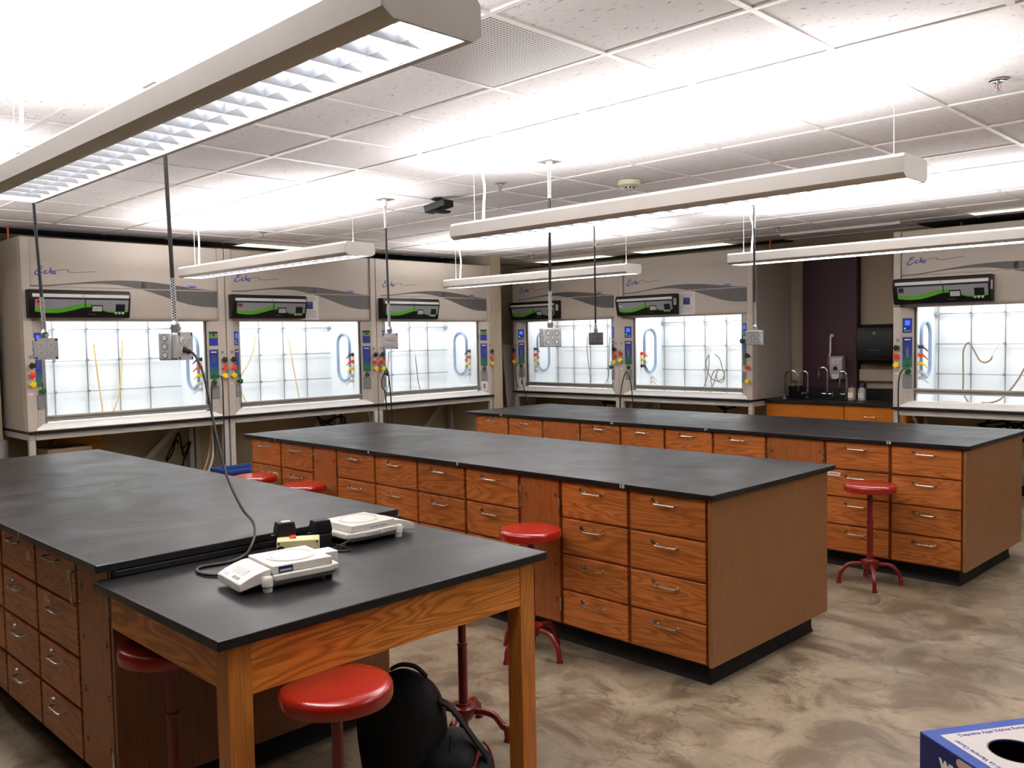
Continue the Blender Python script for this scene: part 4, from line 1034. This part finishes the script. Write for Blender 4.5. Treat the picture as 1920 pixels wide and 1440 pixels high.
hose('rubber_tube', 'reddish brown tube sweeping diagonally to the floor of the raised-sash hood', 'tube', [(-2.263, 9.1, 1.388), (-2.323, 9.1, 1.256), (-2.363, 9.1, 1.173), (-2.422, 9.1, 1.08), (-2.481, 9.1, 1.012), (-2.526, 9.1, .968), (-2.603, 9.1, .938), (-2.68, 9.1, .936)], .0085, HOSEB, G1)
hose('rubber_tube', 'amber tubing lying along the sill of the raised-sash hood', 'tube', [(-3.051, 8.95, .936), (-2.936, 8.96, .945), (-2.816, 8.95, .942), (-2.729, 8.95, .937), (-2.60, 8.96, .936), (-2.45, 8.98, .936)], .009, HOSE, G1)
G2 = 'black cords hung over the green valves'
hose('hanging_cable', 'black cord looped over the green valve between the first and middle left-row hoods', 'cord', [(-8.035, 3.984, .55), (-8.035, 3.981, .83), (-8.035, 3.973, 1.039), (-8.035, 3.98, 1.236), (-8.04, 4.016, 1.302), (-8.04, 4.055, 1.321), (-8.035, 4.087, 1.283), (-8.035, 4.09, 1.083), (-8.035, 4.088, .716), (-8.035, 4.083, .12)], .0065, CORDM, G2)
hose('hanging_cable', 'black cord loop on the post between the middle hood and the pilaster hood', 'cord', [(-8.035, 6.091, .60), (-8.035, 6.063, 1.021), (-8.035, 6.021, 1.114), (-8.035, 6.024, 1.205), (-8.035, 6.072, 1.289), (-8.035, 6.109, 1.275), (-8.035, 6.134, 1.078), (-8.035, 6.152, .708), (-8.035, 6.152, .20)], .0075, CORDM, G2)
hose('hanging_cable', 'black cord hanging down the outer post of the corner hood', 'cord', [(-8.327, 8.54, .97), (-8.365, 8.54, 1.049), (-8.381, 8.54, 1.231), (-8.329, 8.54, 1.29), (-8.278, 8.54, 1.276), (-8.253, 8.54, 1.073), (-8.197, 8.54, .886), (-8.122, 8.54, .693), (-8.117, 8.54, .30)], .006, CORDM, G2)
hose('hanging_cable', 'black cord arched over the green valve between the two far-row hoods', 'cord', [(-6.581, 8.53, .35), (-6.577, 8.53, .824), (-6.549, 8.53, 1.041), (-6.483, 8.53, 1.20), (-6.419, 8.53, 1.09), (-6.391, 8.53, .864), (-6.362, 8.53, .35)], .0065, CORDM, G2)
hose('hanging_cable', 'black cord falling from the green valve of the raised-sash hood', 'cord', [(-3.18, 8.39, .40), (-3.191, 8.39, 1.014), (-3.182, 8.39, 1.20), (-3.153, 8.39, 1.27), (-3.129, 8.40, 1.285)], .0065, CORDM, G2)
G3 = 'hoses under the hood stands'
hose('drain_hose', 'pale drain hose under the stand of the leftmost hood', 'hose', [(-8.30, 4.10, .888), (-8.30, 4.102, .589), (-8.30, 4.073, .431), (-8.30, 3.99, .25), (-8.30, 3.93, .02)], .012, PVC, G3)
hose('drain_hose', 'amber hose behind the pale one under the leftmost hood', 'hose', [(-8.40, 4.14, .888), (-8.40, 4.103, .527), (-8.40, 4.0, .25), (-8.40, 3.96, .02)], .009, HOSE, G3)
hose('drain_hose', 'pale drain hose under the stand of the middle left-row hood', 'hose', [(-8.30, 5.95, .888), (-8.30, 6.01, .82), (-8.30, 6.05, .66), (-8.30, 6.055, .02)], .014, PVC, G3)
hose('drain_hose', 'amber hose under the stand of the middle left-row hood', 'hose', [(-8.40, 6.02, .888), (-8.40, 6.0, .60), (-8.40, 6.0, .02)], .008, HOSE, G3)
hose('drain_hose', 'pale drain hose under the hood left of the sink', 'hose', [(-6.56, 8.80, .888), (-6.62, 8.80, .76), (-6.65, 8.80, .60), (-6.65, 8.80, .02)], .016, PVC, G3)
hose('drain_hose', 'pale curved hose under the raised-sash hood', 'hose', [(-3.185, 8.75, .888), (-3.175, 8.75, .785), (-3.15, 8.75, .70), (-3.13, 8.75, .02)], .013, PVC, G3)
G4 = 'black cables under the hood stands'
def tangle(c, sx, sz, n, seed):
    rr = random.Random(seed); return [(c[0] + rr.uniform(-.03, .03), c[1], c[2])] + [(c[0] + rr.uniform(-.5, .5) * sx[0], c[1] + rr.uniform(-.5, .5) * sx[1], c[2] + rr.uniform(-.5, .5) * sz) for _ in range(n)] + [(c[0], c[1] + .01, c[2] * .5), (c[0] + .02, c[1], .012)]
hose('cable_loop', 'loose black cables on the wall under the leftmost hood', 'cable', tangle((-8.90, 4.02, .60), (.04, .34), .34, 9, 3), .009, DARKER, G4)
hose('cable_loop', 'loose black cables on the wall under the middle left-row hood', 'cable', tangle((-8.90, 5.90, .68), (.04, .40), .30, 9, 5), .010, DARKER, G4)
hose('cable_loop', 'loose black cables under the corner hood', 'cable', tangle((-7.45, 9.40, .78), (.5, .04), .12, 10, 8), .010, DARKER, G4)
hose('cable_loop', 'loose black cables under the hood left of the sink', 'cable', tangle((-5.60, 9.40, .78), (.6, .04), .14, 10, 9), .012, DARKER, G4)
hose('cable_loop', 'loose black cables under the raised-sash hood', 'cable', tangle((-2.55, 9.40, .74), (.5, .04), .22, 10, 12), .013, DARKER, G4)

# ------------------------------------------------------------------ paper notices on the hood headers
def notice(label, o, xd, nrm):
    xd = Vector(xd); n = Vector(nrm); t = thing('paper_notice', label, 'notice', o, 0, 'printed notices on the hoods')
    def r(b, x0, x1, z0, z1, d, m=0): b.obox(xd * ((x0 + x1)/2) + Vector((0, 0, (z0 + z1)/2)) + n * d, xd, n, (0, 0, 1), (x1 - x0)/2, .0003, (z1 - z0)/2, m)
    b = MB(); r(b, 0, .215, 0, .262, 0); b.build('sheet', PAPER, t)
    b = MB(); r(b, .055, .145, .115, .195, .0007, 0); r(b, .066, .134, .16, .188, .0011, 1); b.build('picture', [NAVY, BLUE], t)
    for k in range(12):
        z = .245 - .011 * k if k < 4 else .10 - .0105 * (k - 4)
        scribble('notice_print', INKG, t, frame(xd * .105 + Vector((0, 0, z)) + n * .0005, xd, (0, 0, 1)), .16 if k % 4 else .12, .0035, k)
notice('white printed sheet with a dark picture, on the header of the middle left-row hood', (XL + .0008 - .026, 4.203 + .87, 1.874), (0, 1, 0), (1, 0, 0))
notice('white printed sheet with a dark picture, on the far-row hood left of the sink', (XF[1] + .872, YF - .0008 + .026, 1.874), (1, 0, 0), (0, -1, 0))

# ------------------------------------------------------------------ sink bench between the far hoods
YS = 8.885
sc = thing('sink_cabinet', 'orange oak sink cabinet between the two far hoods', 'cabinet', (-4.825, YS, 0))
SWID = 1.53
MB().box(0, SWID, .03, .555, .10, .877).build('body', OAK_SINK, sc)
for x0_, x1_ in ((.008, .885), (.895, SWID - .008)):
    d = MB().box(x0_, x1_, .012, .0295, .70, .870).build('drawer', OAK_SINK, sc, bevel=.002)
    MB().box(x0_, x1_, .012, .0295, .12, .692).build('door', OAK_SINK, sc, bevel=.002)
    if x0_ > .5:
        cached('handle', handle_mb, 'handle', NICKEL, d, loc=(1.165, .012, .765))
MB().box(.03, SWID - .03, .08, .545, 0, .0995).build('base', DARKER, sc)
swt = thing('sink_worktop', 'black sink worktop with basin and backsplash below the maroon column', 'worktop', (-4.825, YS, .9))
wt = MB(); z0, z1 = -.0225, .008
bx0, bx1, by0, by1 = .22, .86, .14, .47
wt.box(0, SWID, -.02, by0, z0, z1).box(0, SWID, by1, .56, z0, z1).box(0, bx0, by0, by1, z0, z1).box(bx1, SWID, by0, by1, z0, z1)
wt.build('slab', EPOXY, swt)
MB().box(0, SWID, .54, .56, z1, .125).build('backsplash', EPOXY, swt, bevel=.002)
MB().box(bx0, bx1, by0, by1, -.0224, -.019).build('basin', DARKER, swt)
def gooseneck(label, p, h, reach, ang, handles, drop=.10, tip=.0095):
    t = thing('gooseneck_faucet', label, 'faucet', (p[0], p[1], .9085), ang, 'chrome gooseneck faucets')
    R = reach / 2; pts = [(0, 0, .02), (0, 0, h - R)]
    pts += [(R - R * math.cos(a), 0, h - R + R * math.sin(a)) for a in [PI * k / 12 for k in range(1, 12)]] + [(reach, 0, h - R), (reach, 0, h - R - drop)]
    MB().tube(pts, .0085, 10).build('spout', CHROME, t)
    MB().lathe([(.026, 0), (.026, .006), (.016, .012), (.015, .07), (.018, .075), (.018, .085), (.010, .092)], 18).build('body', CHROME, t)
    MB().cyl((reach, 0, h - R - drop), (reach, 0, h - R - drop - .045), tip, 10, 0, tip * .7).build('nozzle', CHROME, t)
    for s in handles:
        b = MB(); b.cyl((0, 0, .055), (s * .06, -.0, .055), .007, 8)
        for q in range(4): b.tube([(s * .06, 0, .055), (s * .062, .022 * math.cos(q * PI/2), .055 + .022 * math.sin(q * PI/2))], [.006, .0075], 8)
        b.build('valve_handle', CHROME, t)
gooseneck('tall bare gooseneck faucet at the hood end of the sink worktop', (-4.715, 9.12), .312, .165, 0, [])
gooseneck('gooseneck faucet left of the sink centre, spout turned toward the hood side', (-4.50, 9.24), .30, .085, PI, [1], drop=.07)
gooseneck('central gooseneck faucet with two cross handles, below the white pull rod', (-4.285, 9.26), .345, .10, PI, [-1, 1], drop=.02, tip=.012)
gooseneck('gooseneck faucet in front of the soap dispenser', (-4.07, 9.26), .302, .075, PI, [1], drop=.09)
t = thing('pull_rod', 'white pull rod with a brown grip on the maroon column', 'pull rod', (-4.325, 9.40, 1.265))
MB().tube([(0.012, .045, .335), (.012, .012, .336), (.012, 0, .32), (.010, 0, .16), (.0, 0, .10), (0, 0, .08)], .010, 10).build('rod', WHITEP, t)
MB().lathe([(0, 0), (.016, .002), (.021, .02), (.021, .07), (.016, .095), (0, .1)], 16).build('grip', pm('brown_grip', (120, 100, 84), .6), t)
MB().cyl((.012, .049, .335), (.012, .03, .335), .02, 16).build('wall_mount', WHITEP, t)
t = thing('soap_dispenser', 'silver-grey soap dispenser mounted on the maroon column', 'dispenser', (-4.235, 9.45, 1.115))
b = MB(); prof = [(0, .0), (-.06, .0), (-.085, .03), (-.10, .10), (-.10, .20), (-.085, .245), (-.05, .262), (0, .262)]
b.px(prof, -.073, .073); b.build('housing', pm('soap_grey', (176, 172, 170), .35), t, bevel=.012, seg=3)
MB().lathe([(0, 0), (.045, 0), (.045, .01), (0, .012)], 28).xf(Matrix.Translation((0, -.088, .045)) @ Matrix.Rotation(PI/2 - .35, 4, 'X')).build('push_bar', pm('soap_pale', (196, 194, 192), .3), t)
MB().py([(-.028, .105), (.028, .105), (.020, .135), (.0, .152), (-.020, .135)], -.1025, -.099).build('window', DARK, t)
MB().box(-.035, .035, -.1025, -.099, .185, .22).build('label_plate', WHITEP, t)
scribble('label_print', INK, t, frame((0, -.1028, .203), (1, 0, 0), (0, 0, 1)), .05, .008, 8)
t = thing('wall_mounted_towel_dispenser', 'large black paper towel dispenser on the wall beside the sink', 'dispenser', (-3.80, Y1, 1.29))
b = MB(); b.px([(0, .02), (-.17, .0), (-.22, .03), (-.235, .10), (-.235, .34), (-.215, .40), (-.16, .425), (0, .425)], -.20, .20); b.build('cover', DARK, t, bevel=.015, seg=3)
MB().box(-.15, .15, -.237, -.20, .045, .058).build('paper_slot', DARKER, t)
MB().lathe([(0, 0), (.018, 0), (.018, .003), (0, .004)], 20).xf(Matrix.Translation((0, -.2345, .33)) @ Matrix.Rotation(PI/2, 4, 'X')).build('lock_button', GREYP, t)
scribble('maker_print', INKG, t, frame((0, -.2358, .15), (1, 0, 0), (0, 0, 1)), .11, .009, 9)
def bottle(label, p, cap, pump, liq):
    t = thing('lab_bottle', label, 'bottle', (p[0], p[1], .9085), 0, 'plastic bottles on the sink worktop')
    MB().lathe([(0, 0), (.036, 0), (.041, .005), (.041, .115), (.038, .128), (.022, .140), (.020, .148), (0, .148)], 24).build('bottle_body', liq, t)
    MB().lathe([(.024, .140), (.024, .163), (.022, .166), (0, .166)], 20).build('cap', cap, t)
    b = MB(); b.lathe([(.0416, .03), (.0416, .085), (.0412, .085)], 24); b.v = [v if v[1] < .02 else (v[0], v[1] * .98, v[2]) for v in b.v]
    MB().box(-.028, .028, -.0425, -.028, .03, .085).build('label', PAPER, t)
    if pump:
        MB().cyl((0, 0, .16), (0, 0, .205), .006, 10).box(-.022, .016, -.008, .008, .19, .204).box(.016, .024, -.006, .006, .10, .20).cyl((.03, 0, .06), (.03, 0, .19), .012, 10).build('pump_head', DARK, t)
bottle('squat tan plastic bottle with a white label at the sink', (-3.965, 9.16), pm('cap_navy', (24, 30, 60), .4), False, pm('bottle_tan', (168, 150, 128), .4))
bottle('cloudy plastic bottle with a dark spray head at the sink', (-3.855, 9.16), BLUE, True, pm('bottle_cloudy', (176, 172, 164), .4))
tag(MB().box(-4.035, -3.285, 9.50, Y1, 1.098, 1.228).build('wall_raceway', WALL, bevel=.004), 'beige wall raceway below the paper towel dispenser', 'raceway')
tag(MB().box(-4.83, -4.67, 9.50, Y1, 1.088, 1.218).build('wall_raceway', WALL, bevel=.004), 'short beige wall raceway behind the bare gooseneck faucet', 'raceway')
tag(MB().box(-4.80, -4.70, 9.51, Y1 - .0005, .945, 1.03).build('wall_box', DARK, bevel=.004), 'small black wall box behind the gooseneck faucet', 'box')

# ------------------------------------------------------------------ copper pipes, corner board, floor clutter
for p, l in (((-8.62, 2.42), 'copper pipe above the leftmost hood'), ((-4.94, 9.22), 'copper pipe above the hood left of the sink'), ((-2.93, 9.28), 'copper pipe above the raised-sash hood')):
    tag(MB().cyl((p[0], p[1], HT + .0005), (p[0], p[1], ZC), .011, 12).build('copper_pipe', COPPER), l, 'pipe', 'copper pipes above the hoods')
o = tag(MB().box(-.009, .009, -.30, .30, 0, 1.55).build('leaning_board', HOOD_SIDE, bevel=.002), 'thin grey board leaning in the corner between the hoods', 'board')
o.location = (-8.60, 8.95, 0); o.rotation_euler = (0, math.radians(-5), 0)
t = thing('metal_case', 'cream metal instrument case on a crate under the leftmost hood', 'case', (-8.45, 2.80, .545), R90)
MB().box(-.19, .19, 0, .30, 0, .17).build('case', BEIGEBOX, t, bevel=.006); MB().cyl((.15, .001, .13), (.15, -.006, .13), .012, 16).build('latch', NICKEL, t)
tag(MB().box(-8.74, -8.44, 2.62, 2.98, 0, .544).build('storage_crate', pm('crate_grey', (110, 106, 100), .6), bevel=.008), 'dull grey crate under the cream case', 'crate')
b = MB(); b.px([(-.24, 0), (.24, 0), (.24, .72), (.20, .77), (-.20, .77), (-.24, .72)], -.02, .02); b.px([(-.19, .10), (.19, .10), (.19, .70), (-.19, .70)], .0201, .026)
o = tag(b.build('folding_board', YPLAS, bevel=.006), 'yellow plastic board leaning behind the cream case', 'board'); o.location = (-8.82, 3.02, 0); o.rotation_euler = (0, math.radians(-6), 0)
t = thing('waste_bin', 'blue plastic bin at the hood end of the middle island', 'bin', (-7.62, 4.02, 0))
MB().loft([[(-.15 * s, -.20 * s, z), (.15 * s, -.20 * s, z), (.15 * s, .20 * s, z), (-.15 * s, .20 * s, z)] for s, z in ((.80, 0), (1.0, .46))] + [[(-.15 * s, -.20 * s, z), (.15 * s, -.20 * s, z), (.15 * s, .20 * s, z), (-.15 * s, .20 * s, z)] for s, z in ((.96, .46), (.78, .02))]).build('tub', BINB, t, bevel=.004)
b = MB()
for q in ((-.165, .165, -.215, -.198), (-.165, .165, .198, .215), (-.165, -.148, -.198, .198), (.148, .165, -.198, .198)): b.box(*q, .435, .47)
b.build('rim', BINB, t, bevel=.004)
t = thing('round_bin', 'round grey bin against the beige return wall', 'bin', (-8.52, 2.19, 0))
MB().lathe([(0, 0), (.10, 0), (.115, .80), (.110, .825), (.09, .83), (0, .83)], 28).build('shell', pm('bin_grey', (150, 150, 152), .45), t)

# ------------------------------------------------------------------ backpack under the table
bp = thing('backpack', 'black backpack with red piping standing under the balance table', 'backpack', (-2.425, 1.866, 0), math.radians(45))
def blob(hx_, hy_, z0, z1, top, n=20, m=9, lean=0.0, pw=2.6):
    rings = []
    for i in range(m):
        f = i / (m - 1); z = z0 + (z1 - z0) * f
        s = (.90 + .22 * math.sin(PI * min(1, f * 1.15) * .55)) * (1 if f < .6 else max(.10, (1 - ((f - .6) / .4) ** 2.2) ** .5 * (1 - top) + top * (1 - (f - .6) / .4 * .5)))
        rg = []
        for k in range(n):
            a = 2 * PI * k / n; c, q = math.cos(a), math.sin(a); e = (abs(c) ** pw + abs(q) ** pw) ** (-1 / pw)
            w = 1 + .035 * math.sin(3 * a + 5 * f)
            rg.append((hx_ * s * c * e * w, hy_ * s * q * e * w + lean * f, z))
        rings.append(rg)
    return rings
MB().loft(blob(.146, .115, 0, .465, .2, lean=.03)).build('body', FABRIC, bp, subsurf=2, ang=180)
o = MB().loft(blob(.10, .125, 0, .25, .3)).build('front_pocket', FABRIC, bp, subsurf=2, ang=180); o.location = (.165, 0, 0)
o = MB().loft(blob(.055, .10, 0, .17, .3)).build('lower_pocket', FABRIC2, bp, subsurf=2, ang=180); o.location = (.265, .0, 0)
def band(pts, w, th, ax): 
    P = spline(pts, 6); ax = Vector(ax); vs = []; rings = []
    for i, p in enumerate(P):
        d = (P[min(i+1, len(P)-1)] - P[max(i-1, 0)]).normalized(); n = d.cross(ax).normalized()
        rings.append([p + ax * w/2 + n * th/2, p - ax * w/2 + n * th/2, p - ax * w/2 - n * th/2, p + ax * w/2 - n * th/2])
    return MB().loft(rings)
band([(.135, -.02, .365), (.175, -.03, .345), (.225, -.03, .275), (.265, -.03, .215), (.295, -.03, .165), (.30, -.03, .09)], .045, .008, (0, 1, 0)).build('shoulder_strap', FABRIC2, bp)
band([(-.04, .03, .462), (.0, .035, .476), (.05, .03, .468), (.09, .02, .435)], .025, .008, (0, 1, 0)).build('grab_handle', FABRIC2, bp)
MB().tube(spline([(.232, -.098, .015), (.240, -.104, .08), (.252, -.100, .14), (.268, -.07, .185), (.275, -.02, .197)], 6), .004, 6).build('red_piping', REDPIPE, bp)
MB().tube(spline([(.318, .05, .01), (.322, .055, .08), (.308, .05, .145), (.285, .03, .19)], 6), .004, 6).build('red_piping', REDPIPE, bp)
b = MB(); b.tube([(.226, -.135, .16), (.256, -.128, .175), (.262, -.126, .145), (.232, -.133, .13)], .0035, 6, closed=True); b.build('buckle', STEEL, bp)
MB().tube(spline([(.14, -.10, .06), (.165, -.115, .15), (.175, -.10, .21), (.175, -.04, .245)], 6), .0035, 6).build('zip', DARKER, bp)

# ------------------------------------------------------------------ broken glass box
gz = .57; ga = math.radians(57)
gb = thing('glass_disposal_box', 'blue cardboard box with a white lid label and round hole', 'box', (-.838, 2.363, 0), ga - PI/2)
# local: corner at origin, box spans x 0..s (toward the camera side), y 0..s (back edge)
s_ = .33
ct = MB(); th_ = .004; zt_ = gz - .004
ct.box(0, s_, 0, th_, 0, zt_).box(0, s_, s_ - th_, s_, 0, zt_).box(0, th_, th_, s_ - th_, 0, zt_).box(s_ - th_, s_, th_, s_ - th_, 0, zt_)
ct.box(th_, s_ - th_, th_, s_ - th_, 0, .004, 1); ct.build('carton', [BOXB2, CARDIN], gb)
rim = MB(); cx = cy = .158; rh = .064; N = 40
def lid(b, z0, z1, half, cxy, r, m):
    vs = []; fs = []
    for z in (z0, z1):
        for k in range(N):
            a = 2*PI*k/N + PI/4; c, q = math.cos(a), math.sin(a); e = half / max(abs(c), abs(q)); vs.append((s_/2 + c*e, s_/2 + q*e, z))
        for k in range(N):
            a = 2*PI*k/N + PI/4; vs.append((cxy[0] + r*math.cos(a), cxy[1] + r*math.sin(a), z))
    for k in range(N):
        j = (k + 1) % N
        fs += [(k, j, N + j, N + k), (2*N + k, 3*N + k, 3*N + j, 2*N + j), (k, 2*N + k, 2*N + j, j), (N + k, N + j, 3*N + j, 3*N + k)]
    return b.add(vs, fs, m)
lid(MB(), gz - .0035, gz, s_/2, (cx, cy), rh, 0).build('lid', BOXB, gb)
lid(MB(), gz + .0001, gz + .0008, s_/2 - .034, (cx, cy), rh + .0005, 0).build('lid_label', PAPER, gb)
MB().lathe([(rh + .0005, gz - .004), (rh + .0005, gz + .0009), (rh + .004, gz + .0009), (rh + .004, gz - .0045), (rh + .0005, gz - .004)], 40, c=(cx, cy, 0), cap=False).build('cut_edge', CARD, gb)
TXT = 'Deposite Aqui Vidrios Rotos', 'Deposez Ici La Verrerie Casser'
text('lid_lettering', TXT[0], .0195, INKB, gb, frame((.049, .078, gz + .0012), (0, 1, 0), (-1, 0, 0)), align='LEFT', sx=.9)
text('lid_lettering', TXT[1], .0195, INKB, gb, frame((.070, .050, gz + .0012), (-1, 0, 0), (0, -1, 0)), align='RIGHT', sx=.9)
text('side_lettering', 'www.', .058, WHITEINK, gb, frame((.076, -.0006, gz - .046), (1, 0, 0), (0, 0, 1)), bold=.002, align='LEFT')
MB().py([(.147 + .011 * math.cos(a), gz - .0175 + .011 * math.sin(a)) for a in [PI/2 + PI * k / 8 for k in range(9)]] + [(.205 + .011 * math.cos(a), gz - .0175 + .011 * math.sin(a)) for a in [-PI/2 + PI * k / 8 for k in range(9)]], -.0009, 0).build('hand_slot', pm('slot_edge', (196, 170, 150), .7), gb)

# ------------------------------------------------------------------ world and view
w = bpy.data.worlds.new('world'); SC.world = w; w.use_nodes = True
w.node_tree.nodes['Background'].inputs[0].default_value = (.5, .5, .5, 1); w.node_tree.nodes['Background'].inputs[1].default_value = 0.2
vs = SC.view_settings; vs.view_transform = 'Standard'; vs.look = 'None'; vs.exposure = 1.02; vs.gamma = 1.0; vs.use_curve_mapping = False
SC.cycles.use_denoising = True
SC.cycles.max_bounces = 8; SC.cycles.diffuse_bounces = 5; SC.cycles.glossy_bounces = 4; SC.cycles.transparent_max_bounces = 12
SC.cycles.sample_clamp_indirect = 6.0; SC.cycles.caustics_reflective = False; SC.cycles.caustics_refractive = False
